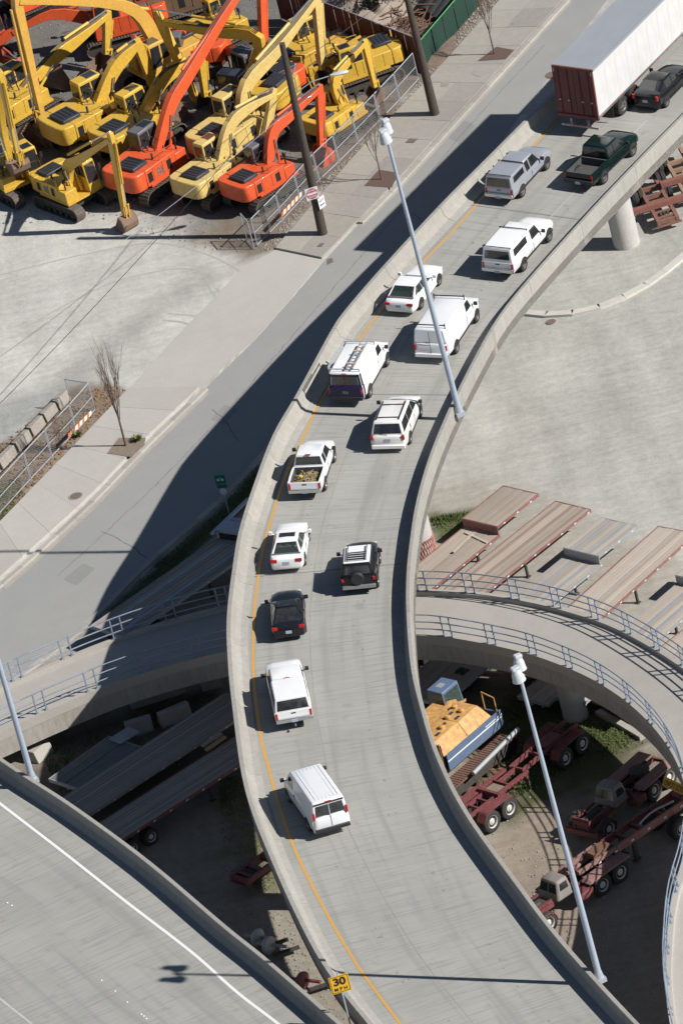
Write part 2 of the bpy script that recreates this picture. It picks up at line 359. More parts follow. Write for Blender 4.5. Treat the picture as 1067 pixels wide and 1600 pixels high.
sidewalk([(202,609),(124,691),(60,757),(0,819),(-60,880)],[(312,607),(220,695),(137,781),(30,878),(-50,950)],9,[m_walk,m_walk],1)
# lot apron between the two sidewalks, slightly paler concrete
flat('driveway_apron',[(202,609),(312,607),(400,528),(455,466),(503,405),(431,390),(380,418),(330,470),(262,540)],.014,m_walk)
# tree pits, utility covers and stains: flat things in the sidewalk
flat('tree_pit',[(592,265),(623,270),(612,293),(569,290)],.16,m_mulch)
flat('tree_pit',[(775,73),(803,78),(790,92),(746,95)],.16,m_mulch)
flat('tree_pit',[(186,684),(228,684),(226,696),(205,714),(168,708)],.16,m_dirt)
for q in ([(640,216),(653,217),(646,223),(633,222)],[(500,380),(507,380),(503,385),(495,385)]):
    o=flat('utility_cover',q,.165,m_stain,kind=None); tag(o,'rusty square utility cover set in the sidewalk '+('beyond the bare tree' if q[0][0]>600 else 'beside the utility pole foot'),'utility cover')
def manhole(u,v,r,z,label,m):
    t=thing('manhole_cover',label,'manhole cover',P(u,v,z))
    MB().lathe([(r,0),(r,.012),(r*.86,.012),(r*.86,.008)],'z',20).obj('cover_frame',m,t); MB().lathe([(r*.8,0),(r*.8,.014)],'z',20).obj('lid',m_stain,t)
manhole(119,775,.42,.15,'round iron manhole cover in the pale left sidewalk',m_walk2)
manhole(862,117,.42,.02,'round iron manhole cover in the street beside the red trailer doors',m_stain)
manhole(860,503,.3,.02,'small round drain cover in the lot beside the curved kerb',m_stain)
o=flat('storm_drain',[(511,405),(519,403),(521,409),(511,414)],.03,m_stain,kind=None); tag(o,'dark storm drain grating in the street gutter','drain')
# grass patches
def grass(name,poly,label,h=.12,dens=22,m=m_grass):
    pts=[P(u,v,0) for u,v in poly]; xs=[p.x for p in pts]; ys=[p.y for p in pts]
    def ins(x,y):
        c=False;j=len(pts)-1
        for i in range(len(pts)):
            if (pts[i].y>y)!=(pts[j].y>y) and x<(pts[j].x-pts[i].x)*(y-pts[i].y)/(pts[j].y-pts[i].y)+pts[i].x: c=not c
            j=i
        return c
    A=(max(xs)-min(xs))*(max(ys)-min(ys)); B=MB(); k=0
    cl=[(random.uniform(min(xs),max(xs)),random.uniform(min(ys),max(ys)),random.uniform(.3,1.2)) for _ in range(max(3,int(A/1.5)))]
    for _ in range(int(min(A*dens*3,30000))):
        c=random.choice(cl); x=random.gauss(c[0],c[2]);y=random.gauss(c[1],c[2])
        if not ins(x,y): continue
        t=random.uniform(0,6.28);l=random.uniform(.015,.04);d=Vector((math.cos(t),math.sin(t),0))*l; hh=h*random.uniform(.4,1.3)
        e=Vector((random.uniform(-.08,.08),random.uniform(-.08,.08),hh)); p=Vector((x,y,.015))
        B.add([p-d,p+d,p+e],[(0,1,2)])
    o=B.obj(name,m); tag(o,label,'grass',kind='stuff')
grass('grass',[(0,760),(30,740),(40,775),(0,815),(-40,850),(-60,800)],'strip of green grass beside the left sidewalk',dens=60)
grass('grass',[(410,722),(420,760),(330,840),(230,930),(190,975),(165,975),(170,955),(228,897),(332,806)],'shaded grass verge between street kerb and parked flatbeds',dens=30)
grass('grass',[(672,810),(735,800),(740,830),(700,842),(675,830)],'bright green weeds beside the red step deck trailer',.25,60)
grass('grass',[(790,1085),(880,1105),(960,1120),(1010,1150),(1000,1170),(900,1200),(800,1250),(760,1290),(720,1250),(760,1150)],'green grass under the curved ramp around the dollies',.16,30)
grass('grass',[(340,1200),(400,1230),(440,1370),(410,1400),(350,1330)],'dry patchy grass under the elevated road',.12,28,mat('dry_grass',(.13,.12,.06),.95,var=[(5,(.07,.08,.03),.8,2)]))
grass('grass',[(60,1165),(210,1120),(330,1080),(340,1100),(240,1160),(170,1230),(90,1240)],'dark weeds among the shaded flatbeds',.2,25)

# ============================================================ ELEVATED ROAD
zc=lambda v: interp(v,[0,150,300,450,630,800,950,1100,1300,1600],[6.9,7.3,7.7,8.1,8.6,9.2,9.8,10.1,10.3,10.4])
Lp=[(1120,-130),(1010,-10),(930,73),(862,144),(819,187),(753,253),(687,319),(600,413),(542,480),(518,514),(464,613),(426,679),(396,757),(374,825),(364,880),(354,965),(356,1038),(362,1099),(375,1198),(391,1263),(421,1339),(458,1422),(496,1495),(538,1556),(574,1600),(640,1685),(720,1780)]
Rp=[(1400,-150),(1180,68),(1067,182),(972,280),(906,351),(819,449),(780,500),(745,561),(705,642),(675,716),(655,788),(645,855),(641,900),(641,956),(647.5,1038),(662,1102),(687,1181),(731,1268),(806,1373),(884,1474),(998,1599),(1110,1710),(1260,1860)]
LW=resample(spline([P(u,v,zc(v)+1.1) for u,v in Lp],8),.5); RW=spline([P(u,v,zc(v-20)+.6) for u,v in Rp],8)
ROAD=[]   # (left top edge, right top edge) at matching stations
for i in range(0,len(LW),2):
    a=LW[max(i-3,0)];b=LW[min(i+3,len(LW)-1)]; d=(b-a); d.z=0; d.normalize(); n=Vector((-d.y,d.x,0))
    if n.x<0: n=-n
    best=None
    for p,q in zip(RW[:-1],RW[1:]):
        e=q-p; den=n.x*e.y-n.y*e.x
        if abs(den)<1e-9: continue
        w=p-LW[i]; t=(w.x*e.y-w.y*e.x)/den; s_=(w.x*n.y-w.y*n.x)/den
        if -0.001<=s_<=1.001 and 0<t<16 and (best is None or t<best[0]): best=(t,p+e*s_)
    if best: ROAD.append((LW[i].copy(),best[1].copy()))
BH=.86; BW=.42
RL=[];RR=[]  # road surface edges (inner foot)
for a,b in ROAD:
    w=(b-a); h=Vector((w.x,w.y,0)).normalized()
    RL.append(a+h*.93-Vector((0,0,BH))); RR.append(b-h*.55-Vector((0,0,BH)))
ARC=[0]
for a,b in zip(ROAD[:-1],ROAD[1:]): ARC.append(ARC[-1]+((a[0]+a[1])/2-(b[0]+b[1])/2).length)
def deck_at(x,y):
    """surface height, forward (up the picture) tangent, right vector"""
    best=None
    for i in range(len(RL)-1):
        c0=(RL[i]+RR[i])/2;c1=(RL[i+1]+RR[i+1])/2; e=c1-c0
        t=((x-c0.x)*e.x+(y-c0.y)*e.y)/(e.x*e.x+e.y*e.y); tt=min(max(t,0),1); q=c0+e*tt; dd=(q.x-x)**2+(q.y-y)**2
        if best is None or dd<best[0]: best=(dd,i,tt)
    _,i,t=best; l=RL[i].lerp(RL[i+1],t); r=RR[i].lerp(RR[i+1],t); c=(l+r)/2
    f=((RL[i]+RR[i])-(RL[i+1]+RR[i+1])).normalized()   # stations run down the picture
    w=(r-l); h=Vector((w.x,w.y,0)); k=((x-l.x)*h.x+(y-l.y)*h.y)/h.length_squared
    return lerp(l.z,r.z,k),f,w.normalized()
def P_deck(u,v):
    z=zc(v)
    for _ in range(6):
        p=P(u,v,z); z=deck_at(p.x,p.y)[0]
    return P(u,v,z)
def road_mat():
    M=bpy.data.materials.new('grooved_road_concrete'); M.use_nodes=True; n=M.node_tree.nodes;l=M.node_tree.links; b=n['Principled BSDF']; b.inputs['Roughness'].default_value=.85
    uv=n.new('ShaderNodeUVMap')
    def noise(scale,sx,sy,det=5,off=0):
        mp=n.new('ShaderNodeMapping'); mp.inputs['Scale'].default_value=(sx,sy,1); mp.inputs['Location'].default_value=(off,off,0); l.new(uv.outputs[0],mp.inputs[0])
        no=n.new('ShaderNodeTexNoise'); no.inputs['Scale'].default_value=scale; no.inputs['Detail'].default_value=det; l.new(mp.outputs[0],no.inputs['Vector']); return no.outputs[0]
    def rng(s,a,b_,lo,hi):
        r=n.new('ShaderNodeMapRange'); r.inputs[1].default_value=a;r.inputs[2].default_value=b_;r.inputs[3].default_value=lo;r.inputs[4].default_value=hi; l.new(s,r.inputs[0]); return r.outputs[0]
    def mix(c,f,col):
        x=n.new('ShaderNodeMix'); x.data_type='RGBA'; l.new(f,x.inputs[0]); l.new(c,x.inputs[6]); x.inputs[7].default_value=(*col,1); return x.outputs[2]
    rgb=n.new('ShaderNodeRGB'); rgb.outputs[0].default_value=(.325,.32,.288,1); c=rgb.outputs[0]
    c=mix(c,rng(noise(1,.12,.25,5,3),.35,.65,0,.7),(.262,.262,.24))
    c=mix(c,rng(noise(1,.5,.035,3,9),.4,.65,0,.5),(.345,.34,.315))
    c=mix(c,rng(noise(1,.35,7,4,21),.5,.66,0,.55),(.205,.205,.193))      # transverse tining
    c=mix(c,rng(noise(1,.5,14,3,5),.5,.62,0,.35),(.36,.355,.335))
    c=mix(c,rng(noise(1,1.6,.07,4,33),.5,.68,0,.5),(.215,.213,.197))
    c=mix(c,rng(noise(1,.9,.9,6,70),.6,.72,0,.5),(.21,.205,.185))     # wheel tracks
    c=mix(c,rng(noise(9,1,1,5,40),.62,.72,0,.35),(.2,.195,.185))
    l.new(c,b.inputs['Base Color'])
    bp=n.new('ShaderNodeBump'); bp.inputs['Strength'].default_value=.35; bp.inputs['Distance'].default_value=.02; l.new(noise(1,.4,12,4,5),bp.inputs['Height']); l.new(bp.outputs[0],b.inputs['Normal'])
    return M
m_road=road_mat()
m_barrier=mat('barrier_concrete',(.36,.348,.31),.9,rand=.07,stretch=(1,1,.4),var=[(.5,(.29,.275,.245),.8,2.2),(3,(.20,.185,.16),.6,2.8),(9,(.24,.225,.2),.4,3),(16,(.42,.405,.375),.4,2.4)],bump=.4,bscale=12)
m_bfree=mat('dull_barrier_concrete',(.34,.325,.295),.9,stretch=(1,1,.5),var=[(.5,(.28,.265,.235),.8,2.2),(3,(.22,.2,.18),.6,2.6),(16,(.4,.38,.35),.4,2.4)],bump=.4,bscale=12)
m_girder=mat('girder_concrete',(.40,.375,.34),.9,stretch=(1,1,.3),var=[(.6,(.3,.275,.245),.8,2.2),(4,(.22,.2,.175),.6,2.8)],bump=.4,bscale=10)
m_pier=mat('pale_pier_concrete',(.50,.485,.46),.9,stretch=(1,1,1.2),var=[(.8,(.4,.385,.36),.7,2.2),(5,(.32,.3,.28),.4,2.6)],bump=.3,bscale=10)
m_yel=mat('worn_yellow_road_paint',(.66,.32,.03),.7,var=[(1.5,(.5,.30,.08),.6,2.2),(9,(.38,.29,.18),.45,2.6)])
m_wline=mat('worn_white_road_paint',(.52,.52,.5),.7,var=[(3,(.36,.35,.33),.85,2.2)])
def sheet(name,Lpts,Rpts,arcs,m,lift=0,parent=None,across=4):
    B=MB(); B.uv=[]
    for i,(a,b) in enumerate(zip(Lpts,Rpts)):
        for k in range(across+1):
            B.v.append(a.lerp(b,k/across)+Vector((0,0,lift))); B.uv.append(((b-a).length*k/across,arcs[i]))
    n=across+1
    for i in range(len(Lpts)-1):
        for k in range(across): B.f.append((i*n+k,i*n+k+1,(i+1)*n+k+1,(i+1)*n+k))
    return B.obj(name,m,parent)
road=sheet('elevated_road',RL,RR,ARC,m_road); road['kind']='structure'
# slab and box girder below the surface
def slab(pairs,drops,name,m,parent,inset=0.0):
    rings=[]
    for a,b in pairs:
        w=(b-a); h=Vector((w.x,w.y,0)).normalized(); L=w.length; dn=Vector((0,0,-1))
        up=-BH-.03
        a0=a+Vector((0,0,up));b0=b+Vector((0,0,up))
        rings.append([a0,b0,b0+dn*drops[0],b0-h*L*.2+dn*(drops[0]+.15),b0-h*L*.26+dn*drops[1],a0+h*L*.26+dn*drops[1],a0+h*L*.2+dn*(drops[0]+.15),a0+dn*drops[0]])
    return MB().rings(rings).obj(name,m,parent,smooth=30)
slab(ROAD,(.48,1.7),'bridge_deck',m_girder,road)
# barriers: individual panels with joints, F-shape profile
def barrier(pairs,side,parent,m,step=7,foot=.55,gap=.012,name='barrier_panel',wide=False):
    """side 0: left edge, 1: right edge"""
    n=len(pairs)
    for s0 in range(0,n-1,step):
        ix=list(range(s0,min(s0+step,n-1)+1)); rings=[]
        for j,i in enumerate(ix):
            a,b=pairs[i]; 
            if side: a,b=b,a
            h=Vector(((b-a).x,(b-a).y,0)).normalized(); p=a.copy()
            if j in(0,len(ix)-1):
                o2=pairs[ix[1]] if j==0 else pairs[ix[-2]]; q=o2[1] if side else o2[0]; p=p+(q-p).normalized()*gap; 
            z=lambda k:Vector((0,0,k))
            if wide: rings.append([p+z(-BH-.5),p+z(-.02),p+h*.02,p+h*.24,p+h*.265+z(-.02),p+h*.40+z(-.50),p+h*.62+z(-.70),p+h*.96+z(-.80),p+h*.98+z(-BH-.2)])
            else: rings.append([p+z(-BH-.5),p+z(-.02),p+h*.02,p+h*.21,p+h*.235+z(-.02),p+h*.28+z(-.55),p+h*.5+z(-.78),p+h*foot+z(-BH-.03),p+h*foot+z(-BH-.2)])
        MB().rings(rings).obj(name,m,parent,smooth=25)
def light_stop(pairs,side,parent,m):  # unseen inner wall, added to keep sunlight from leaking through panel joints
    rings=[]
    for a,b in pairs:
        if side: a,b=b,a
        h=Vector(((b-a).x,(b-a).y,0)).normalized(); z=lambda k:Vector((0,0,k))
        rings.append([a+h*.03+z(-BH-.4),a+h*.03+z(-.05),a+h*.2+z(-.05),a+h*.24+z(-.5),a+h*.45+z(-.8),a+h*.45+z(-BH-.15)])
    MB().rings(rings).obj('joint_light_stop',m,parent,smooth=30)
light_stop(ROAD,0,road,m_girder);light_stop(ROAD,1,road,m_girder)
barrier(ROAD,0,road,m_barrier,wide=True); barrier(ROAD,1,road,m_barrier)
# lane paint
def lane_line(pix,w,m,name,lift=.012,dash=None,parent=None,pf=None):
    pts=resample(spline([ (pf or P_deck)(u,v) for u,v in pix],6),.8)
    acc=0; B=MB()
    if pf is None:
        for p in pts: p.z=deck_at(p.x,p.y)[0]
    for i in range(len(pts)-1):
        a,b=pts[i],pts[i+1]; acc+=.8
        if dash and (acc%dash[0])>dash[1]: continue
        d=(b-a).normalized(); n=Vector((-d.y,d.x,0))*w/2
        za=Vector((0,0,lift))
        B.add([a-n+za,b-n+za,b+n+za,a+n+za],[(0,1,2,3)])
    o=B.obj(name,m,parent); 
    if not parent:o['kind']='structure'
    return o
YL=[(1000,65),(940,120),(876,183),(810,252),(753,310),(706,363),(666,404),(630,445),(599,480),(569,521),(535,573),(501,626),(471,690),(449,738),(434,780),(420,825),(409,870),(399,940),(396,1003),(397,1064),(408,1153),(417,1190),(432,1244),(448,1293),(467,1342),(509,1425),(560,1511),(625,1600)]
yl=lane_line(YL,.15,m_yel,'yellow_lane_line',parent=road)
DL=[(1010,188),(945,252),(880,318),(838,362),(800,400)]
lane_line(DL,.1,mat('faint_white_paint',(.42,.42,.4),.8,var=[(4,(.34,.335,.315),.9,2)]),'white_lane_line',parent=road)
# centre construction joint and transverse joints of the deck
m_joint=mat('joint_sealant',(.16,.155,.145),.9)
cj=[RL[i].lerp(RR[i],.40) for i in range(0,len(RL),3)]
B=MB()
for a,b in zip(cj[:-1],cj[1:]):
    d=(b-a).normalized(); n=Vector((-d.y,d.x,0))*.03; z=Vector((0,0,.005)); B.add([a-n+z,b-n+z,b+n+z,a+n+z],[(0,1,2,3)])
B.obj('lengthwise_joint',mat('worn_joint_line',(.25,.245,.23),.9,var=[(1,(.32,.315,.3),.9,2)]),road)
B=MB()
for i in (12,33,55,76):
    if i<len(RL): a,b=RL[i],RR[i]; d=(b-a).normalized(); n=Vector((-d.y,d.x,0))*.035; z=Vector((0,0,.008)); B.add([a-n+z,b-n+z,b+n+z,a+n+z],[(0,1,2,3)])
B.obj('expansion_joint',m_joint,road)
# oil drips and dark patches down the lane centres
import mathutils
m_oil=mat('oil_stained_concrete',(.215,.21,.193),.8,var=[(6,(.30,.295,.27),.8,2.6)])
B=MB(); _r=random.Random(21)
for _ in range(150):
    i=_r.randrange(2,len(RL)-2); k=_r.choice((.27,.72))+_r.gauss(0,.03); c=RL[i].lerp(RR[i],k)+Vector((0,0,.009)); n_=7; s=_r.uniform(.03,.10); ring=[c+Vector((math.cos(a)*s*_r.uniform(.6,1.2),math.sin(a)*s*_r.uniform(.8,2.2),0)) for a in [j*6.283/n_ for j in range(n_)]]
    for p_ in ring: p_.z=deck_at(p_.x,p_.y)[0]+.009
    B.add(ring,[tuple(range(n_))])
o=B.obj('oil_spots',m_oil,road); o['kind']='stuff'
# piers
def pier(u,v,r,ztop,parent,m,name='pier',square=False,zb=-.2):
    p=P(u,v,0); B=MB()
    if square: B.box(p.x-r,p.x+r,p.y-r*.7,p.y+r*.7,zb,ztop)
    else: B.tube((p.x,p.y,zb),(p.x,p.y,ztop),r,r,28)
    return B.obj(name,m,parent,smooth=40)
pier(979,381,.76,6.3,road,m_pier)
pp=pier(659,864,.80,8.2,road,m_pier)
pier(597,1410,.80,8.9,road,m_pier)
p=P(659,864); 
B=MB()
for k in range(34):
    t=k/34*6.283; B.tube((p.x+.83*math.cos(t),p.y+.83*math.sin(t),.02),(p.x+.83*math.cos(t+.25),p.y+.83*math.sin(t+.25),1.1),.02,.02,4)
    B.tube((p.x+.83*math.cos(t),p.y+.83*math.sin(t),.02),(p.x+.83*math.cos(t-.25),p.y+.83*math.sin(t-.25),1.1),.02,.02,4)
B.obj('red_protective_mesh',mat('faded_red_mesh',(.5,.16,.12),.7,var=[(3,(.6,.4,.35),.6,2)]),road)

# ============================================================ LOOP RAMP
zlp=lambda u,v: interp(u,[-100,0,173,350,640,870,1000,1060],[2.6,2.7,2.95,3.6,4.6,5.0,5.4,5.7]) if v<1250 else interp(v,[1250,1600],[5.8,6.4])
near=[(-90,1185),(20,1135),(108,1096),(205,1058),(352,1018),(500,996),(653,993),(716,999),(804,1016),(859,1033),(922,1060),(980,1098),(1028,1146),(1060,1200),(1074,1262),(1066,1340),(1047,1410),(1040,1470),(1038,1530),(1046,1600),(1066,1680)]
far=[(-90,1110),(50,1049),(147,1008),(250,972),(356,945),(500,924),(645,920),(741,924),(821,935),(892,951),(972,979),(1067,1035),(1140,1100),(1200,1180),(1225,1262),(1215,1350),(1190,1430),(1178,1500),(1180,1560),(1200,1640),(1225,1720)]
NW=resample(spline([P(u,v,zlp(u,v)) for u,v in near],8),.5); FWc=spline([P(u,v,zlp(u,v if u<1068 or v<1100 else 1300)) for u,v in far],8)
LOOP=[]
NWn=len(NW)
for i in range(0,NWn,2):
    t=i/(NWn-1)
    # nearest point on far edge
    best=min(((q-NW[i]).length,k) for k,q in enumerate(FWc)); LOOP.append((NW[i].copy(),best[1]))
# make far index monotone
ks=[k for _,k in LOOP]; 
for i in range(1,len(ks)): ks[i]=max(ks[i],ks[i-1])
import itertools
sm=[sum(ks[max(0,i-4):i+5])/len(ks[max(0,i-4):i+5]) for i in range(len(ks))]
def fpt(k): 
    j=min(int(k),len(FWc)-2); return FWc[j].lerp(FWc[j+1],k-j)
LOOP=[(LOOP[i][0],fpt(sm[i])) for i in range(len(LOOP))]
m_loop=mat('smooth_ramp_concrete',(.40,.375,.335),.88,var=[(.12,(.34,.32,.29),.8,2.2),(.8,(.45,.425,.385),.5,2.2),(7,(.3,.28,.25),.4,2.4)],bump=.2,bscale=16)
larc=[0]
for a,b in zip(LOOP[:-1],LOOP[1:]): larc.append(larc[-1]+(a[0]-b[0]).length)
cur=.32
def inset(pr,d): 
    a,b=pr; h=(b-a).normalized(); return a+h*d,b-h*d
ins=[inset(p,cur) for p in LOOP]
loop=sheet('loop_ramp',[a for a,b in ins],[b for a,b in ins],larc,m_loop,-.22); loop['kind']='structure'
def curb(k,parent):
    rings=[]
    for pr in LOOP:
        a,b=(pr if k==0 else (pr[1],pr[0])); h=(b-a).normalized(); z=lambda q:Vector((0,0,q))
        rings.append([a+z(-.55),a+z(0),a+h*cur+z(0),a+h*(cur+.03)+z(-.24),a+h*(cur+.03)+z(-.55)])
    MB().rings(rings).obj('kerb',m_loop,parent,smooth=30)
curb(0,loop);curb(1,loop)
rings=[]
for a,b in LOOP:
    h=(b-a).normalized(); L=(b-a).length; z=lambda q:Vector((0,0,q))
    rings.append([a+h*.02+z(-.26),b-h*.02+z(-.26),b-h*.02+z(-1.55),b-h*L*.1+z(-1.6),a+h*L*.1+z(-1.6),a+h*.02+z(-1.55)])
MB().rings(rings).obj('girder',m_girder,loop,smooth=30)
pier(900,1120,.68,3.6,loop,m_pier); pier(331,1072,.55,2.3,loop,m_girder,square=True)
# railings: three pipes on paired posts
def railing(k,label,m,sl,phase=0,hts=(.35,.78,1.22),pipe=.038):
    pts=[p[k] for p in LOOP][sl[0]:sl[1]]; pts=[p+((p2-p).normalized()*.14) for p,p2 in zip(pts,[q[1-k] for q in LOOP][sl[0]:sl[1]])]
    t=thing('railing',label,'railing',pts[0]); base=pts[0]; loc=[p-base for p in resample(pts,1.0)]
    for h in hts:
        MB().path([p+Vector((0,0,h)) for p in loc],pipe,6).obj('rail_pipe',m,t,smooth=60)
    proto=None; step=3; 
    for i in range(phase,len(loc)-1,step):
        d=(loc[i+1]-loc[i]).normalized(); nrm=Vector((-d.y,d.x,0))
        for off in (-.28,.28):
            q=loc[i]+d*off
            if proto is None:
                proto=MB().bar((0,0,0),(0,0,1.24),.09,.07).add([(-.1,-.1,0),(.1,-.1,0),(.1,.1,0),(-.1,.1,0),(-.1,-.1,.03),(.1,-.1,.03),(.1,.1,.03),(-.1,.1,.03)],[(3,2,1,0),(4,5,6,7),(0,1,5,4),(1,2,6,5),(2,3,7,6),(3,0,4,7)]).mesh('post',m)
            inst(proto,'post',t,q,(0,0,math.atan2(d.y,d.x)))
    return t
nL=len(LOOP)
railing(0,'three bar steel railing along the near edge of the curved ramp',Mt['bluesteel'],(0,nL))
railing(1,'three bar steel railing along the far edge of the curved ramp, flatbeds behind it',Mt['bluesteel'],(0,nL),1)

# ============================================================ FREEWAY, bottom left
FO=[(-80,1125),(27,1200),(118,1259),(236,1346),(354,1446),(420,1499),(536,1600),(640,1690)]
FT=resample(spline([P(u,v,11.35) for u,v in FO],6),1.0)
FR=[]
for i,p in enumerate(FT):
    a=FT[max(i-2,0)];b=FT[min(i+2,len(FT)-1)]; d=(b-a).normalized(); n=Vector((d.y,-d.x,0)); n=n if n.x<0 else -n
    FR.append((p,p+n*28+Vector((0,0,.8))))
fl=[a+(b-a).normalized()*.5-Vector((0,0,BH)) for a,b in FR]; fr=[b-Vector((0,0,BH)) for a,b in FR]
farc=[i*1.0 for i in range(len(FR))]
fw=sheet('freeway',fl,fr,farc,m_road,across=14); fw['kind']='structure'
slab(FR,(.5,1.6),'bridge_deck',m_girder,fw); barrier(FR,0,fw,m_bfree,step=5); light_stop(FR,0,fw,m_girder)
def P_fw(u,v):
    z=10.5
    for _ in range(5):
        p=P(u,v,z); dd=min((p-q[0]).to_2d().length for q in FR); z=11.35-BH+.8*dd/28
    return P(u,v,z)
lane_line([(-60,1208),(0,1255),(100,1332),(197,1408.7),(300,1488),(370,1550),(435,1600),(500,1655)],.16,mat('fresh_white_road_paint',(.74,.74,.72),.6),'white_edge_line',parent=fw,pf=P_fw,lift=.008)
lane_line([(-30,1535),(0,1560),(50,1600)],.13,m_wline,'white_dash',parent=fw,pf=P_fw,lift=.008)
# reflective studs
m_stud=mat('ceramic_stud',(.7,.7,.68),.4)
for (u,v) in ((12,1411),(19,1415),(159,1532),(180,1549),(199,1566),(221,1585),(225,1588),(229,1592)):
    p=P_fw(u,v); MB().lathe([(.06,0),(.05,.02),(.02,.03)],'z',8,p+Vector((0,0,.008))).obj('lane_stud',m_stud,fw)
# ============================================================ VEHICLES
paint={}
def pcol(name,col,**k):
    if name not in paint: paint[name]=mat(name,col,.3 if col[0]>.1 else .13,coat=.35 if col[0]>.1 else .1,spec=.5 if col[0]>.1 else .35,var=[(1.5,tuple(c*.86 for c in col),.4,2)],**k)
    return paint[name]
m_white=pcol('white_car_paint',(.78,.78,.775)); m_white2=pcol('cream_white_car_paint',(.74,.73,.69)); m_white3=pcol('cool_white_van_paint',(.70,.715,.73)); m_silver=pcol('silver_car_paint',(.42,.44,.48),metal=.35); m_black=pcol('black_car_paint',(.012,.013,.016)); m_green=pcol('dark_green_car_paint',(.006,.017,.016)); m_purple=pcol('dark_purple_car_paint',(.018,.012,.05))
m_seat=mat('pale_seat_fabric',(.34,.33,.30),.8); m_shelf=mat('grey_parcel_shelf',(.10,.10,.10),.8); m_clear=mat('see_through_glass',(.03,.05,.045),.05,spec=.9,alpha=.42)
m_liner=mat('black_bed_liner',(.05,.05,.052),.8,var=[(3,(.1,.095,.09),.7,2)])
WHEEL={}
def wheel_mesh(r,w,key):
    if key in WHEEL: return WHEEL[key]
    t=MB().lathe([(r*.62,-w/2),(r*.93,-w/2),(r,-w*.38),(r,w*.38),(r*.93,w/2),(r*.62,w/2),(r*.58,w*.3)],'y',24).mesh('tyre',Mt['tyre'],40)
    rim=MB().lathe([(r*.63,-w*.3),(r*.63,w*.46),(r*.58,w*.42),(r*.52,w*.22),(r*.2,w*.26),(r*.16,w*.36),(.001,w*.37)],'y',20)
    for k in range(5):
        a=k*2*math.pi/5; rim.bar((r*.12*math.cos(a),w*.3,r*.12*math.sin(a)),(r*.58*math.cos(a),w*.38,r*.58*math.sin(a)),r*.16,w*.12,up=(0,1,0))
    rim=rim.mesh('rim',Mt['rim'],35); WHEEL[key]=(t,rim); return WHEEL[key]
def add_wheel(t,x,y,r,w=.22,side=1,key=None,name='wheel'):
    tm,rm=wheel_mesh(r,w,key or (r,w)); o=inst(tm,name,t,(x,y,r),(0,0,0 if side>0 else math.pi)); inst(rm,'rim',o); return o
def lower(secs,n=None):
    """secs: (x, zbottom, ztop, half width, crown, top inset)"""
    rs=[]
    for x,zb,zt,w,cr_,ti in secs:
        zm=lerp(zb,zt,.55)
        h=[(w*.90,zb),(w*.985,zb+.10),(w,lerp(zb,zt,.35)),(w*.995,zm),(w*(1-ti*.35),zt-.07),(w*(1-ti),zt-.005),(w*.5,zt+cr_*.75),(0,zt+cr_)]
        rs.append([Vector((x,y,z)) for y,z in h]+[Vector((x,-y,z)) for y,z in reversed(h[:-1])])
    B=MB(); B.rings(rs); return B
def hull(x0,x1,x2,x3,zb,zt,wb,wt,crown=.03):
    """greenhouse: x0 rear base, x1 rear roof, x2 front roof, x3 front base -> 8 corners"""
    b=[(x0,wb),(x3,wb),(x3,-wb),(x0,-wb)]; r=[(x1,wt),(x2,wt),(x2,-wt),(x1,-wt)]
    return [Vector((x,y,zb)) for x,y in b]+[Vector((x,y,zt)) for x,y in r]
def quadpt(q,a,b): return q[0].lerp(q[1],a).lerp(q[3].lerp(q[2],a),b)
def patch(q,a0,a1,b0,b1,out,th=.012,shape=None):
    """thin slab on a quad q (bl,br,tr,tl seen from outside)"""
    nrm=(q[1]-q[0]).cross(q[3]-q[0]).normalized()
    pts=shape or [(a0,b0),(a1,b0),(a1,b1),(a0,b1)]
    P0=[quadpt(q,a,b)+nrm*(out-th) for a,b in pts]; P1=[quadpt(q,a,b)+nrm*out for a,b in pts]; n=len(pts)
    B=MB(); B.add(P0+P1,[tuple(reversed(range(n))),tuple(range(n,2*n))]+[(i,(i+1)%n,n+(i+1)%n,n+i) for i in range(n)])
    return B
def hquads(c):
    # left side, right side, rear, front, roof ; each bl,br,tr,tl seen from outside
    return {'L':[c[1],c[0],c[4],c[5]],'R':[c[3],c[2],c[6],c[7]],'rear':[c[0],c[3],c[7],c[4]],'front':[c[2],c[1],c[5],c[6]],'roof':[c[4],c[7],c[6],c[5]]}
def hullmesh(c,crown=.04):
    B=MB(); rx=c[5].x-c[4].x; mid=[(c[4]+c[7])/2+Vector((rx*.18,0,crown)),(c[5]+c[6])/2+Vector((-rx*.18,0,crown))]
    B.add(list(c)+mid,[(0,1,5,4),(3,7,6,2),(0,4,7,3),(1,2,6,5),(4,8,7),(5,6,9),(4,5,9,8),(8,9,6,7),(3,2,1,0)]); return B
def place_deck(t,rear,front=None,wb=3.0,half=.8,dyaw=0,center=False):
    """put the rear axle on the deck. rear/front: photograph position of the right wheels' contact points"""
    a=P_deck(*rear); z,f,w=deck_at(a.x,a.y)
    if front:
        b=P_deck(*front); f=(b-a).normalized()
    if dyaw: f=Matrix.Rotation(dyaw,3,'Z')@f
    w=(w-f*w.dot(f)).normalized()   # right
    up=w.cross(f).normalized(); y=-w
    loc=a+(y*half if not center else Vector((0,0,0)))
    zz=deck_at(loc.x,loc.y)[0]; loc.z=zz+.003
    m=Matrix((f,y,up)).transposed().to_4x4(); m.translation=loc; t.matrix_world=m
    t.rotation_euler=m.to_euler(); t.location=loc
    return t
def lights_rear(t,q,y0,y1,z0,z1,red=True): pass
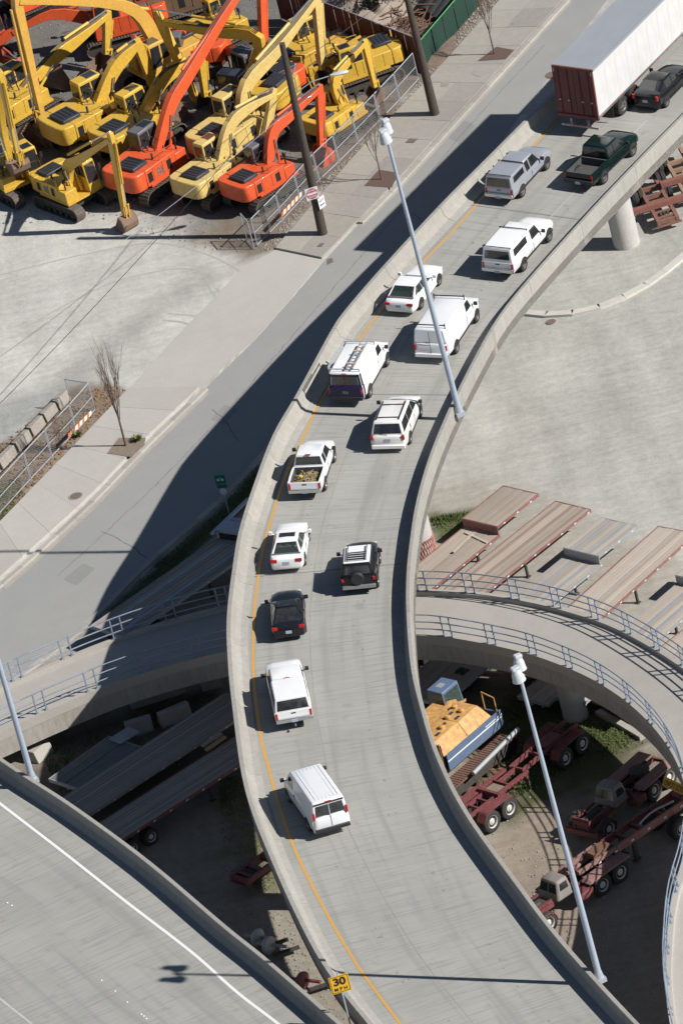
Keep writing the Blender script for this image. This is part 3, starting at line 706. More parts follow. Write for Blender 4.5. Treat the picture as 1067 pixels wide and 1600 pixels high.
def vehicle(name,label,cat,group,sp,pl,paintm):
    t=thing(name,label,cat,group=group); L=sp['wb']; ro=sp['ro']; fo=sp['fo']; w=sp['w']/2; r=sp['r']; zb=sp.get('zb',.28)
    kind=sp['kind']; pm=paintm; rear=-ro; fr=L+fo
    zbelt=sp['belt']; zhood=sp['hood']; H=sp['h']
    g=sp['gh']   # greenhouse x: rear base, rear roof, front roof, front base
    bumper=sp.get('bumperm',Mt['black'])
    if kind=='pickup':
        xc=g[0]-.05
        secs=[(xc,zb,zbelt,w*.985,.0,.04),(L*.55,zb,zbelt,w,.01,.05),(g[3]-.1,zb,zbelt-.01,w,.02,.06),(g[3]+.25,zb,zhood+.02,w*.99,.05,.12),(fr-.5,zb,zhood-.04,w*.97,.05,.14),(fr-.12,zb+.04,zhood-.12,w*.93,.03,.16),(fr,zb+.1,zhood-.22,w*.86,.02,.16)]
        body=lower(secs).obj('body',pm,t,smooth=32)
        bz=sp['bed']; bx0=rear+.02; bx1=xc-.02
        for s in(1,-1):
            B=MB(); y=s*w*.985
            rs=[]
            for x in (bx0,bx0+.4,-r*1.1,r*1.1,bx1):
                k=1 if abs(x)<=r*1.2 else .985
                ya=s*w*k
                rs.append([Vector((x,ya*.94,zb+.06)),Vector((x,ya,zb+.25)),Vector((x,ya,bz-.1)),Vector((x,ya*.985,bz)),Vector((x,ya-s*.13,bz)),Vector((x,ya-s*.14,.62))])
            B.rings(rs); B.obj('bed_side',pm,t,smooth=35)
        MB().box(bx0+.03,bx1,-w+.14,w-.14,.58,.68).obj('bed_floor',m_liner,t)
        MB().box(bx1-.06,bx1+.02,-w+.13,w-.13,.6,bz).obj('bed_front',pm if not sp.get('liner') else m_liner,t)
        tg=MB().box(rear,rear+.07,-w+.1,w-.1,.60,bz-.01).obj('tailgate',pm,t,bevel=.015)
        MB().box(rear-.012,rear,-.12,.12,bz-.16,bz-.10).obj('handle',Mt['black'],tg)
        if sp.get('liner'): MB().box(bx0+.07,bx1-.06,-w+.15,-w+.165,.66,bz-.02).box(bx0+.07,bx1-.06,w-.165,w-.15,.66,bz-.02).obj('bed_liner',m_liner,t)
        MB().box(rear-.16,rear-.01,-w*.96,w*.96,zb+.12,zb+.34).obj('rear_bumper',bumper,t,bevel=.03)
        tlz=(.66,bz-.06)
    else:
        rz=sp.get('deck',zbelt)   # trunk height
        secs=[(rear,zb+.14,rz-.16,w*.78,.03,.2),(rear+.04,zb+.08,rz-.07,w*.88,.03,.16),(rear+.13,zb+.04,rz-.01,w*.94,.03,.13),(rear+.3,zb+.02,rz,w*.972,.03,.11),(rear+.6,zb,rz+.005,w*.99,.035,.1),(g[0]+.1,zb,max(rz,zbelt-.03),w,.02,.08),(L*.5,zb-.02,zbelt,w,.0,.07),(g[3]-.15,zb,zbelt-.01,w,.02,.08),(g[3]+.3,zb,zhood+.03,w*.985,.07,.13),(fr-.6,zb,zhood-.03,w*.965,.08,.17),(fr-.35,zb,zhood-.09,w*.93,.07,.19),(fr-.15,zb+.02,zhood-.18,w*.87,.05,.2),(fr-.04,zb+.05,zhood-.27,w*.79,.03,.22),(fr,zb+.1,zhood-.36,w*.66,.02,.24)]
        secs=sorted(secs,key=lambda q:q[0])
        body=lower(secs).obj('body',pm,t,smooth=34)
        tlz=sp.get('tl',(rz-.28,rz-.08))
        if sp.get('bump'):
            MB().box(rear-.09,rear+.03,-w*.93,w*.93,zb+.05,zb+.27).obj('rear_bumper',bumper,t,bevel=.03)
    # greenhouse
    wb_=sp.get('gwb',w*.94); wt=sp.get('gwt',w*.78)
    c=hull(*g,zbelt-.03,H,wb_,wt); q=hquads(c)
    cabm=sp.get('roofm',pm)
    if sp.get('open'):
        cab=hullmesh([p.lerp(Vector((p.x,p.y,H)),.955) if i<4 else p for i,p in enumerate([Vector(v) for v in c[4:]]+[Vector(v) for v in c[4:]])] if False else [Vector((p.x,p.y,H-.05)) for p in c[4:]]+[Vector(p) for p in c[4:]],.04).obj('roof',cabm,t,bevel=.03)
        fm=MB()
        for key in('L','R','rear','front'):
            for (a0,a1,b0,b1) in ((0,1,0,.10),(0,1,.93,1),(0,.055,.10,.93),(.945,1,.10,.93)):
                pb_=patch(q[key],a0,a1,b0,b1,.004,.05); fm.add(pb_.v,pb_.f)
        for key,am in(('L',.5),('R',.5)): pb_=patch(q[key],am-.02,am+.02,.1,.93,.006,.05); fm.add(pb_.v,pb_.f)
        fm.obj('window_frames',cabm,t)
        MB().hexa([Vector((g[0]+.06,wb_-.06,zbelt+.075)),Vector((g[3]-.1,wb_-.06,zbelt+.03)),Vector((g[3]-.1,-wb_+.06,zbelt+.03)),Vector((g[0]+.06,-wb_+.06,zbelt+.075)),Vector((g[0]+.10,wb_-.08,zbelt+.10)),Vector((g[3]-.2,wb_-.08,zbelt+.04)),Vector((g[3]-.2,-wb_+.08,zbelt+.04)),Vector((g[0]+.10,-wb_+.08,zbelt+.10))]).obj('parcel_shelf',m_shelf,t)
        for xs_,zz_ in((.22,.0),(1.12,.02)):
            for ys_ in ((-.40,.40) if xs_>1 else (-.40,0,.40)):
                MB().box(xs_-.06,xs_+.10,ys_-.23,ys_+.23,zbelt-.1,zbelt+.16+zz_).box(xs_-.05,xs_+.05,ys_-.12,ys_+.12,zbelt+.18+zz_,zbelt+.34+zz_).obj('seat',m_seat,t,bevel=.03)
    else: cab=hullmesh(c,sp.get('crown',.04)).obj('cabin',cabm,t,bevel=sp.get('gbev',.085))
    gl=m_clear if sp.get('open') else Mt['glass']; rg=m_clear if sp.get('open') else sp.get('rearglass',gl)
    if sp.get('rw',True):
        a=sp.get('rwq',(.08,.92,.14,.86))
        if sp.get('split'):
            patch(q['rear'],a[0],.49,a[2],a[3],.012).obj('rear_window',rg,t); patch(q['rear'],.51,a[1],a[2],a[3],.012).obj('rear_window',rg,t)
        else: patch(q['rear'],*a,.012).obj('rear_window',rg,t)
    patch(q['front'],.06,.94,.12,.92,.012).obj('windshield',gl,t)
    for key in('L','R'):
        for (x0,x1) in sp['side']:
            qq=q[key]; 
            # window along the side given in x; find a parameter at base
            xa,xb=qq[0].x,qq[1].x; xta,xtb=qq[3].x,qq[2].x
            b0,b1=sp.get('sideb',(.13,.90))
            def A(x,b): 
                l0=lerp(xa,xta,b); l1=lerp(xb,xtb,b); return (x-l0)/(l1-l0)
            lim=lambda v:min(max(v,.035),.965)
            sh=[(lim(A(x0,b0)),b0),(lim(A(x1,b0)),b0),(lim(A(x1,b1)),b1),(lim(A(x0,b1)),b1)]
            patch(qq,0,0,0,0,.012,shape=sh).obj('side_window',gl,t)
    for s in(1,-1):
        for x in(0,L):
            B=MB(); n=14; yy=s*w*(1.0 if kind!='pickup' else 1.0)
            pts=[(x+r*1.2*math.cos(math.pi*k/n),max(zb+.02,r+r*1.2*math.sin(math.pi*k/n))) for k in range(n+1)]
            B.prism(pts,yy-s*.20,yy+s*.006); B.obj('wheel_arch',Mt['black'],t)
            add_wheel(t,x,s*(w-.095),r,.23,s)
        # lamps
        tw=sp.get('tlw',.2); tl=MB().box(rear-.02,rear+.10,s*(w*.93-tw) if s>0 else -w*.945,s*w*.945 if s>0 else -(w*.93-tw),*tlz)
        tl.obj('taillight',Mt['red'],t,bevel=.015)
        MB().box(fr-.22,fr-.06,min(s*w*.5,s*w*.85),max(s*w*.5,s*w*.85),zhood-.36,zhood-.2).obj('headlight',Mt['lamp'],t,bevel=.02)
        mx=g[3]-.25; my=s*(w+.02)
        mo=MB().bar((mx,s*w*.93,zbelt+.02),(mx,s*(w+.1),zbelt+.10),.05).box(mx-.05,mx+.07,min(s*(w+.06),s*(w+.26)),max(s*(w+.06),s*(w+.26)),zbelt+.02,zbelt+.22)
        mo.obj('mirror',sp.get('mirm',Mt['black']),t,bevel=.02)
        for x in sp.get('doors',()):
            MB().box(x-.008,x+.008,min(s*w*.9,s*(w+.004)),max(s*w*.9,s*(w+.004)),zb+.12,zbelt-.08).obj('door_seam',Mt['black'],t)
            MB().box(x+.08,x+.26,min(s*w*.99,s*(w+.025)),max(s*w*.99,s*(w+.025)),zbelt-.26,zbelt-.22).obj('door_handle',pm,t)
    for s in(1,-1):
        MB().box(r*1.25,L-r*1.25,min(s*w*.985,s*(w+.012)),max(s*w*.985,s*(w+.012)),zb+.05,zb+.16).obj('sill_trim',Mt['black'] if kind!='sedan' else pm,t)
    if kind in('van','suv','minivan','sedan'): MB().bar((rear+.04 if kind!='sedan' else g[0]+.02,.0,zbelt+.02),(rear+.10 if kind!='sedan' else g[0]+.2,.42,zbelt+.06 if kind!='sedan' else zbelt+.10),.02).obj('wiper',Mt['black'],t)
    pz=sp.get('plz',zb+.36)
    MB().box(rear-.025 if kind!='pickup' else rear-.175,rear+.0 if kind!='pickup' else rear-.15,-.16,.16,pz-.08,pz+.08).obj('number_plate',Mt['plate'],t)
    MB().box(fr-.03,fr+.012,-w*.4,w*.4,zb+.12,zhood-.38).obj('grille',Mt['black'],t)
    if sp.get('brake',True):
        pass
    place_deck(t,*pl[0],**pl[1])
    t['_c']=0; del t['_c']
    return t,c,q,w
G1='vehicles driving up the elevated road'
def topper(t,x0,x1,zb,zt,w,m,sidew,rw=(.1,.9,.3,.85),rack=False):
    c=hull(x0,x0+.14,x1-.04,x1,zb,zt,w*.95,w*.84); q=hquads(c)
    o=hullmesh(c,.03).obj('canopy',m,t,bevel=.04)
    for k in('L','R'):
        qq=q[k]
        for a0,a1 in sidew:
            if k=='L': a0,a1=1-a1,1-a0
            patch(qq,a0,a1,.3,.8,.012).obj('canopy_window',Mt['glass'],o)
    patch(q['rear'],*rw,.012).obj('rear_window',Mt['glass'],o)
    if rack:
        for x in (x0+.18,x1-.05):
            MB().bar((x,-w*.88,zt+.07),(x,w*.88,zt+.07),.04).bar((x,-w*.83,zt-.02),(x,-w*.83,zt+.07),.04).bar((x,w*.83,zt-.02),(x,w*.83,zt+.07),.04).obj('roof_bar',Mt['black'],o)
    return o
# 1 white cargo van in front
sp=dict(kind='van',wb=3.43,ro=1.25,fo=.95,w=1.98,h=2.08,r=.36,belt=1.25,hood=1.12,deck=1.25,gh=(-1.20,-1.12,2.75,3.62),zb=.34,gwb=.965,gwt=.84,
  side=[(2.2,3.0)],rw=True,rwq=(.09,.91,.10,.74),split=True,bump=True,tl=(1.15,1.55),tlw=.1,doors=(1.95,),crown=.05,plz=.5,sideb=(.12,.72))
t,c,q,w=vehicle('cargo_van','white windowless van with two dark rear door windows, closest vehicle on the elevated road','van',G1,sp,(((511,1290),),dict(center=True,dyaw=rad(6))),m_white3)
patch(q['rear'],.03,.97,.80,.90,.02).obj('rear_header',Mt['black'],t); patch(q['rear'],.40,.60,.90,.96,.03).obj('brake_light',Mt['red'],t)
MB().box(-1.27,-1.24,-.008,.008,.65,1.28).obj('door_seam',Mt['black'],t)
for k in range(7): MB().box(-.9,2.55,-.66+k*.2,-.63+k*.2,2.085,2.118).obj('roof_rib',m_white,t)
# 2 white pickup with canopy
sp=dict(kind='pickup',wb=3.65,ro=1.25,fo=.95,w=2.0,h=1.86,r=.39,belt=1.12,hood=1.12,bed=1.12,gh=(1.05,1.15,2.35,3.05),zb=.42,gwt=.80,side=[(1.2,2.75)],doors=(1.9,),bumperm=Mt['chrome'],rw=False,tlw=.10,plz=.62)
t,c,q,w=vehicle('pickup_truck','white pickup with white canopy and tow hitch, between the black sedan and the windowless van','pickup',G1,sp,(((459,1122),),dict(center=True,dyaw=rad(1.5))),m_white)
topper(t,-1.24,1.0,1.10,1.84,1.0,m_white,[(.12,.9)],(.06,.94,.12,.84))
MB().box(1.0,1.06,-.02,.02,1.86,1.9).box(.98,1.02,-.16,.16,1.86,1.89).obj('brake_light',Mt['red'],t); MB().bar((-1.4,0,.42),(-1.62,0,.42),.06).box(-1.66,-1.58,-.03,.03,.42,.52).obj('tow_hitch',Mt['chrome'],t)
# 3 black sedan
sp=dict(kind='sedan',wb=2.70,ro=1.0,fo=.85,w=1.78,h=1.40,r=.33,belt=.93,hood=.90,deck=1.0,gh=(-.80,.35,1.12,2.15),zb=.24,gwt=.57,gwb=.82,side=[(.25,1.0),(1.08,1.9)],rwq=(.06,.94,.06,.95),doors=(.95,),tlw=.26,tl=(.78,.95),plz=.62,mirm=m_black)
t,c,q,w=vehicle('sedan','black sedan with raked rear window, ahead of the white canopy pickup','car',G1,sp,(((453,990),),dict(center=True,dyaw=rad(1))),m_black)
patch(q['roof'],.08,.92,.06,.94,.05,.02).obj('glass_roof',Mt['glass'],t)
# 4 black SUV with white roof
sp=dict(kind='suv',wb=2.69,ro=.85,fo=.85,w=1.90,h=1.80,r=.40,belt=1.18,hood=1.12,deck=1.18,gh=(-.80,-.66,1.35,1.85),zb=.38,gwt=.76,gwb=.90,side=[(-.45,.35),(.5,1.4)],rwq=(.12,.88,.15,.8),doors=(.45,),tlw=.12,tl=(.85,1.02),plz=.62,bump=True,bumperm=Mt['rim'])
t,c,q,w=vehicle('suv','black off-road suv with white roof, roof rack and spare wheel on its tailgate','suv',G1,sp,(((589.2,916.5),(592.7,872.8)),dict(half=.85)),m_black)
MB().box(-.62,1.32,-.70,.70,1.80,1.87).obj('white_roof',m_white,t,bevel=.05)
R_=MB()
for y in(-.5,.5): R_.bar((-.5,y,1.97),(1.1,y,1.97),.04)
for k in range(4): R_.bar((-.48+k*.26,-.5,1.97),(-.48+k*.26,.5,1.97),.05)
for x in(-.45,1.05):
    for y in(-.5,.5): R_.bar((x,y,1.85),(x,y,1.97),.04)
R_.obj('roof_rack',Mt['black'],t)
sw=MB().lathe([(.05,-.97),(.30,-.98),(.37,-.93),(.39,-.88),(.37,-.84)],'x',24,(0,.05,1.02)).obj('spare_wheel_cover',Mt['black'],t,smooth=30)
# 5 white sedan with sunroof
sp=dict(kind='sedan',wb=2.76,ro=1.02,fo=.83,w=1.78,h=1.41,r=.33,belt=.94,hood=.92,deck=.99,open=True,gh=(-.68,.16,1.10,2.08),zb=.24,gwt=.58,gwb=.83,side=[(.15,.95),(1.03,1.85)],rwq=(.07,.93,.10,.90),rearglass=Mt['glass2'],doors=(.98,),tlw=.34,tl=(.74,.92),plz=.70,mirm=m_white)
t,c,q,w=vehicle('sedan','white sedan with open sunroof and tinted rear window','car',G1,sp,(((475.8,882.2),(483.2,838.1)),dict(half=.80)),m_white)
patch(q['roof'],.14,.86,.45,.93,.05,.02).obj('sunroof',Mt['glass'],t)
# 6 white pickup with yard waste
sp=dict(kind='pickup',wb=3.2,ro=1.1,fo=.85,w=1.85,h=1.72,r=.37,belt=1.08,hood=1.05,bed=1.08,gh=(.72,.86,2.05,2.75),zb=.38,gwt=.70,side=[(.85,1.3),(1.4,2.5)],doors=(1.35,),bumperm=Mt['chrome'],rwq=(.06,.94,.2,.84),tlw=.10,plz=.58,liner=True)
t,c,q,w=vehicle('pickup_truck','white pickup whose open bed carries a heap of cut branches','pickup',G1,sp,(((507.5,765.4),(523.2,716.3)),dict(half=.83)),m_white)
MB().box(.8,.86,-.15,.15,1.73,1.76).obj('brake_light',Mt['red'],t)
T6=t
# 7 white minivan
sp=dict(kind='minivan',wb=3.03,ro=1.1,fo=.92,w=1.98,h=1.75,r=.34,belt=1.08,hood=1.0,deck=1.08,gh=(-1.02,-.72,1.75,2.75),zb=.26,gwt=.76,gwb=.93,side=[(-.85,.42),(.48,1.5),(1.56,2.5)],rwq=(.07,.93,.14,.84),doors=(.4,1.5),tlw=.13,tl=(.82,1.08),plz=.82,mirm=Mt['black'],sideb=(.12,.86),bump=True,bumperm=m_white)
t,c,q,w=vehicle('minivan','white minivan with black roof rails and dark side windows, beside the lamp post foot','minivan',G1,sp,(((639.4,692.6),(656.7,647.7)),dict(half=.88)),m_white2)
for s in(1,-1):
    for x in (0,): MB().bar((-.55,s*.62,1.80),(1.5,s*.62,1.80),.05).bar((-.5,s*.62,1.74),(-.5,s*.62,1.8),.05).bar((1.4,s*.62,1.74),(1.4,s*.62,1.8),.05).obj('roof_rail',Mt['black'],t)
for x in(-.35,1.1): MB().bar((x,-.62,1.82),(x,.62,1.82),.04).obj('cross_bar',Mt['black'],t)
# 8 ladder van
sp=dict(kind='van',wb=3.5,ro=1.2,fo=.95,w=2.0,h=2.05,r=.37,belt=1.28,hood=1.2,deck=1.28,gh=(-1.12,-1.05,2.55,3.35),zb=.40,gwb=.96,gwt=.86,side=[(2.1,2.85)],rwq=(.1,.9,.12,.70),split=True,bump=True,bumperm=Mt['black'],tl=(.8,1.05),tlw=.12,doors=(1.95,),plz=.92,sideb=(.12,.75))
t,c,q,w=vehicle('cargo_van','white van with dark purple rear doors and an aluminium ladder on its roof rack','van',G1,sp,(((576.8,620),(605,569.3)),dict(half=.88)),m_white)
# purple tail
secs=[(-1.225,.46,1.17,.875,.02,.1),(-1.12,.40,1.27,.965,.02,.08),(-.75,.40,1.275,1.002,.02,.08)]
lower(secs).obj('purple_tail',m_purple,t,smooth=34)
qr=q['rear']; 
for a in((.0,.085),(.915,1.0)): patch(qr,a[0]+.01,a[1]-.005,.02,.9,.011).obj('purple_door_edge',m_purple,t)
patch(qr,.02,.98,.0,.115,.0115).obj('purple_door_edge',m_purple,t); patch(qr,.02,.98,.705,.86,.0115).obj('purple_door_edge',m_purple,t); patch(qr,.485,.515,.1,.72,.0118).obj('purple_door_edge',m_purple,t)
patch(q['L'],.93,.985,.05,.9,.01).obj('purple_door_edge',m_purple,t); patch(q['R'],.015,.07,.05,.9,.01).obj('purple_door_edge',m_purple,t)
patch(qr,.42,.58,.90,.96,.03).obj('brake_light',Mt['red'],t)
rk=MB()
for x in(-.9,2.2): rk.bar((x,-.86,2.2),(x,.86,2.2),.05); rk.bar((x,-.84,2.0),(x,-.84,2.2),.05); rk.bar((x,.84,2.0),(x,.84,2.2),.05)
rk.bar((-.95,.88,2.22),(2.3,.88,2.22),.05); rk.bar((-.95,.88,2.35),(.9,.88,2.35),.04); rk.bar((-.95,.88,2.2),(-.95,.88,2.36),.05); rk.obj('roof_rack',Mt['galv'],t)
T8=t
# 9 white cargo van with roof bars
sp=dict(kind='van',wb=3.5,ro=1.35,fo=.95,w=2.0,h=2.08,r=.37,belt=1.28,hood=1.22,deck=1.28,gh=(-1.28,-1.2,2.6,3.35),zb=.40,gwb=.96,gwt=.86,side=[(2.15,2.9)],rw=False,bump=True,bumperm=m_white,tl=(.85,1.15),tlw=.10,doors=(2.0,),plz=.58,sideb=(.12,.75))
t,c,q,w=vehicle('cargo_van','plain white van with blank rear doors and two black roof bars, behind the lamp pole','van',G1,sp,(((711.8,551.3),(742.9,503.7)),dict(half=.88)),m_white3)
for x in(-1.0,2.3): MB().bar((x,-.9,2.26),(x,.9,2.26),.05).bar((x,-.88,2.05),(x,-.88,2.36),.05).bar((x,.88,2.05),(x,.88,2.36),.05).obj('roof_bar',Mt['black'],t)
MB().box(-1.37,-1.34,-.008,.008,.65,2.0).obj('door_seam',Mt['black'],t)
# 10 white saloon with interior seen
sp=dict(kind='sedan',wb=2.67,ro=1.1,fo=.95,w=1.78,h=1.38,r=.32,belt=.93,hood=.90,deck=.96,open=True,gh=(-.80,.10,1.05,2.05),zb=.24,gwt=.64,gwb=.83,side=[(.1,.9),(1.0,1.8)],rwq=(.06,.94,.10,.92),rearglass=Mt['glass2'],doors=(.95,),tlw=.32,tl=(.72,.88),plz=.70,mirm=m_white)
t,c,q,w=vehicle('sedan','white sedan with pale seats seen through its rear window, beside the left barrier','car',G1,sp,(((657.4,482),(684.8,446)),dict(half=.80)),m_white)
# 11 white pickup with canopy, roof rack
sp=dict(kind='pickup',wb=3.35,ro=1.25,fo=.85,w=1.98,h=1.82,r=.38,belt=1.10,hood=1.10,bed=1.10,gh=(1.25,1.33,2.05,2.65),zb=.42,gwt=.78,side=[(1.4,2.4)],doors=(1.4,),bumperm=Mt['chrome'],rw=False,tlw=.10,plz=.60,tail=1)
t,c,q,w=vehicle('pickup_truck','white pickup with boxy canopy and ladder bars, behind the dark green pickup','pickup',G1,sp,(((817.5,422.5),(858,375.7)),dict(half=.88)),m_white)
topper(t,-1.24,1.2,1.08,1.90,.99,m_white,[(.15,.85)],(.08,.92,.24,.82),rack=True)
# 12 silver pickup with canopy
sp=dict(kind='pickup',wb=3.2,ro=1.1,fo=.85,w=1.80,h=1.72,r=.36,belt=1.05,hood=1.05,bed=1.05,gh=(.78,.88,1.95,2.65),zb=.38,gwt=.68,side=[(.9,1.3),(1.42,2.4)],doors=(1.36,),bumperm=Mt['chrome'],rw=False,tlw=.11,plz=.55)
t,c,q,w=vehicle('pickup_truck','silver pickup with matching silver canopy, beside the left barrier','pickup',G1,sp,(((815.3,307),(859,258.4)),dict(half=.80)),m_silver)
topper(t,-1.10,.74,1.03,1.72,.90,m_silver,[(.2,.92)],(.06,.94,.10,.84),rack=True)
# 13 dark green pickup
sp=dict(kind='pickup',wb=3.3,ro=1.2,fo=.88,w=1.92,h=1.80,r=.39,belt=1.12,hood=1.12,bed=1.12,gh=(.72,.85,2.05,2.8),zb=.42,gwt=.74,side=[(.85,1.4),(1.5,2.6)],doors=(1.45,),bumperm=Mt['black'],rwq=(.06,.94,.2,.84),tlw=.10,plz=.60,liner=True)
t,c,q,w=vehicle('pickup_truck','dark green pickup with empty black-lined bed','pickup',G1,sp,(((943.4,286),(987.3,243.5)),dict(half=.86)),m_green)
# 14 black hatchback beside the trailer
sp=dict(kind='sedan',wb=2.70,ro=.92,fo=.85,w=1.74,h=1.48,r=.32,belt=.98,hood=.93,deck=1.12,gh=(-.80,.35,1.25,2.2),zb=.24,gwt=.62,gwb=.82,side=[(.25,.95),(1.05,1.95)],rwq=(.07,.93,.10,.92),doors=(1.0,),tlw=.14,tl=(.80,1.08),plz=.72,mirm=m_black)
t,c,q,w=vehicle('hatchback','black hatchback beside the wheels of the long white trailer','car',G1,sp,(((1040,166.5),),dict(half=.77)),m_black)
# ---- cut branches in the bed
B=MB(); random.seed(3)
t=thing('branch_heap','heap of straw coloured cut branches lying in the white pickup bed','yard waste')
for _ in range(240):
    x=random.uniform(-.95,.45);y=random.uniform(-.62,.62);a=random.gauss(.4,.7);l=random.uniform(.2,.6); z=.72+random.uniform(0,.3)*(1-abs(y)/.8)
    p=Vector((x,y,z));d=Vector((math.cos(a),math.sin(a),random.uniform(-.15,.25)))*l/2; a1=p-d;b1=p+d
    for e in(a1,b1): e.x=min(max(e.x,-.98),.55); e.y=min(max(e.y,-.72),.72)
    B.bar(a1,b1,random.uniform(.012,.03))
B.obj('branches',mat('dry_straw_branches',(.33,.26,.13),.9,var=[(5,(.16,.15,.07),.8,2),(9,(.5,.4,.22),.6,2)]),t); MB().lathe([(.06,.0),(.1,.02),(.1,.1),(.06,.1)],'z',14,(-.35,.28,1.0)).obj('twine_roll',mat('yellow_twine',(.6,.48,.05),.7),t)
t.matrix_world=T6.matrix_basis.copy()
# ---- ladder
t=thing('ladder','aluminium extension ladder lying along the white van roof','ladder')
B=MB()
for y in(-.52,-.16): B.bar((-.95,y,2.29),(1.9,y,2.29),.05,.09)
B.obj('stile',mat('aluminium',(.5,.5,.5),.4,.6),t)
for k in range(9): MB().bar((-.8+k*.31,-.5,2.29),(-.8+k*.31,-.18,2.29),.045).obj('rung',mat('aluminium_rung',(.5,.5,.5),.4,.6) if k==0 else bpy.data.materials['aluminium_rung'],t)
for x in (-.5,.9): MB().box(x-.06,x+.06,-.6,-.08,2.33,2.37).obj('strap',mat('orange_strap',(.5,.33,.2),.8) if x<0 else bpy.data.materials['orange_strap'],t)
t.matrix_world=T8.matrix_basis.copy()
# ============================================================ SEMI TRAILER
m_tred=mat('dull_red_door_paint',(.12,.014,.018),.5,var=[(1.5,(.075,.01,.012),.7,2.2),(8,(.22,.07,.06),.35,2.6)])
m_twh=mat('trailer_white_panels',(.62,.62,.615),.5,stretch=(1,1,.4),var=[(.6,(.55,.55,.545),.6,2),(4,(.46,.42,.38),.35,2.8)])
m_troof=mat('trailer_grey_roof',(.28,.30,.33),.6,.0,stretch=(1,3,1),var=[(.5,(.24,.255,.28),.8,2)])
t=thing('semi_trailer','long white box trailer with dull red rear doors','trailer',group=None)
m_lock=mat('worn_lock_bar',(.16,.035,.04),.5,.3); LT=15.6; wt=1.29; z0=1.22; z1=4.32
MB().box(.06,LT,-wt+.04,wt-.04,z0+.02,z1-.03).obj('box',m_twh,t)
MB().box(.03,LT,-wt+.01,wt-.01,z1-.03,z1+.02).obj('roof',m_troof,t,bevel=.02)
pan=MB().box(0,1.277,0,.03,z0+.12,z1-.1).mesh('side_panel',m_twh)
for s in(1,-1):
    for k in range(12):
        inst(pan,'side_panel',t,(.10+k*1.285,s*(wt-.04)-(0 if s>0 else .03),0))
    MB().box(.04,LT,s*wt-.03,s*wt+.03,z0-.02,z0+.11).obj('side_rail',Mt['rim'],t); MB().box(.04,LT,s*wt-.05,s*wt+.02,z1-.10,z1+.03).obj('top_rail',m_troof,t)
    for k in range(14): MB().box(.5+k*1.1,.75+k*1.1,s*(wt+.03)-.004,s*(wt+.03)+.004,z0+.02,z0+.07).obj('reflector',Mt['red'],t)
for s in(1,-1):
    d=MB().box(-.02,.05,min(s*.01,s*(wt-.05)),max(s*.01,s*(wt-.05)),z0+.12,z1-.1).obj('rear_door',m_tred,t,bevel=.01)
    for y in(.38,.95): MB().tube((-.05,s*y,z0+.14),(-.05,s*y,z1-.12),.022,.022,8).obj('lock_bar',m_lock,d); MB().box(-.07,-.02,min(s*y,s*(y+.14)),max(s*y,s*(y+.14)),z0+.95,z0+1.02).obj('lock_handle',Mt['galv'],d)
    for k in range(5): MB().box(-.035,-.015,min(s*(wt-.16),s*(wt-.03)),max(s*(wt-.16),s*(wt-.03)),z0+.3+k*.55,z0+.38+k*.55).obj('hinge',Mt['red'],d)
    MB().box(-.03,.0,min(s*(wt-.12),s*(wt-.02)),max(s*(wt-.12),s*(wt-.02)),z1-.38,z1-.12).obj('corner_mark',Mt['galv'],t)
MB().box(-.04,.08,-wt,wt,z1-.1,z1+.025).box(-.04,.08,-wt,-wt+.06,z0,z1).box(-.04,.08,wt-.06,wt,z0,z1).obj('door_frame',mat('rusty_red_frame',(.14,.04,.03),.7,var=[(4,(.2,.09,.06),.7,2.2)]),t)
sill=MB().box(-.06,.1,-wt,wt,z0-.12,z0+.10).obj('rear_sill',m_tred,t)
for y in(-1.1,-.95,-.1,0,.1,.95,1.1): MB().box(-.08,-.05,y-.05,y+.05,z0-.06,z0+.02).obj('marker_lamp',Mt['red'],sill)
MB().box(-.02,.1,-1.2,1.2,.50,.62).box(.0,.08,-.6,-.5,.55,1.0).box(0,.08,.5,.6,.55,1.0).obj('underride_guard',mat('red_white_guard',(.3,.1,.1),.6,var=[(3,(.5,.5,.5),.8,4)]),t)
MB().box(.3,15,-.55,-.42,.85,1.1).box(.3,15,.42,.55,.85,1.1).obj('frame_rails',Mt['dirtydark'],t)
for x in(2.85,4.2):
    MB().tube((x,-1.1,.52),(x,1.1,.52),.09,.09,10).obj('axle',Mt['dirtydark'],t)
    for s in(1,-1):
        add_wheel(t,x,s*1.14,.56,.28,s,'big'); add_wheel(t,x,s*.82,.56,.26,s,'big')
for s in (1,-1): MB().box(1.7,1.74,min(s*.7,s*1.25),max(s*.7,s*1.25),.35,.95).obj('mud_flap',Mt['black'],t)
for s in(1,-1): MB().box(12.2,12.35,s*.7-.07,s*.7+.07,.15,1.1).box(12.1,12.45,s*.7-.15,s*.7+.15,.02,.15).obj('landing_leg',Mt['dirtydark'],t)
# rear centre position: midway between the foot points of both rear corners
pa=P_deck(874,212); place_deck(t,(908,211),None,center=True)
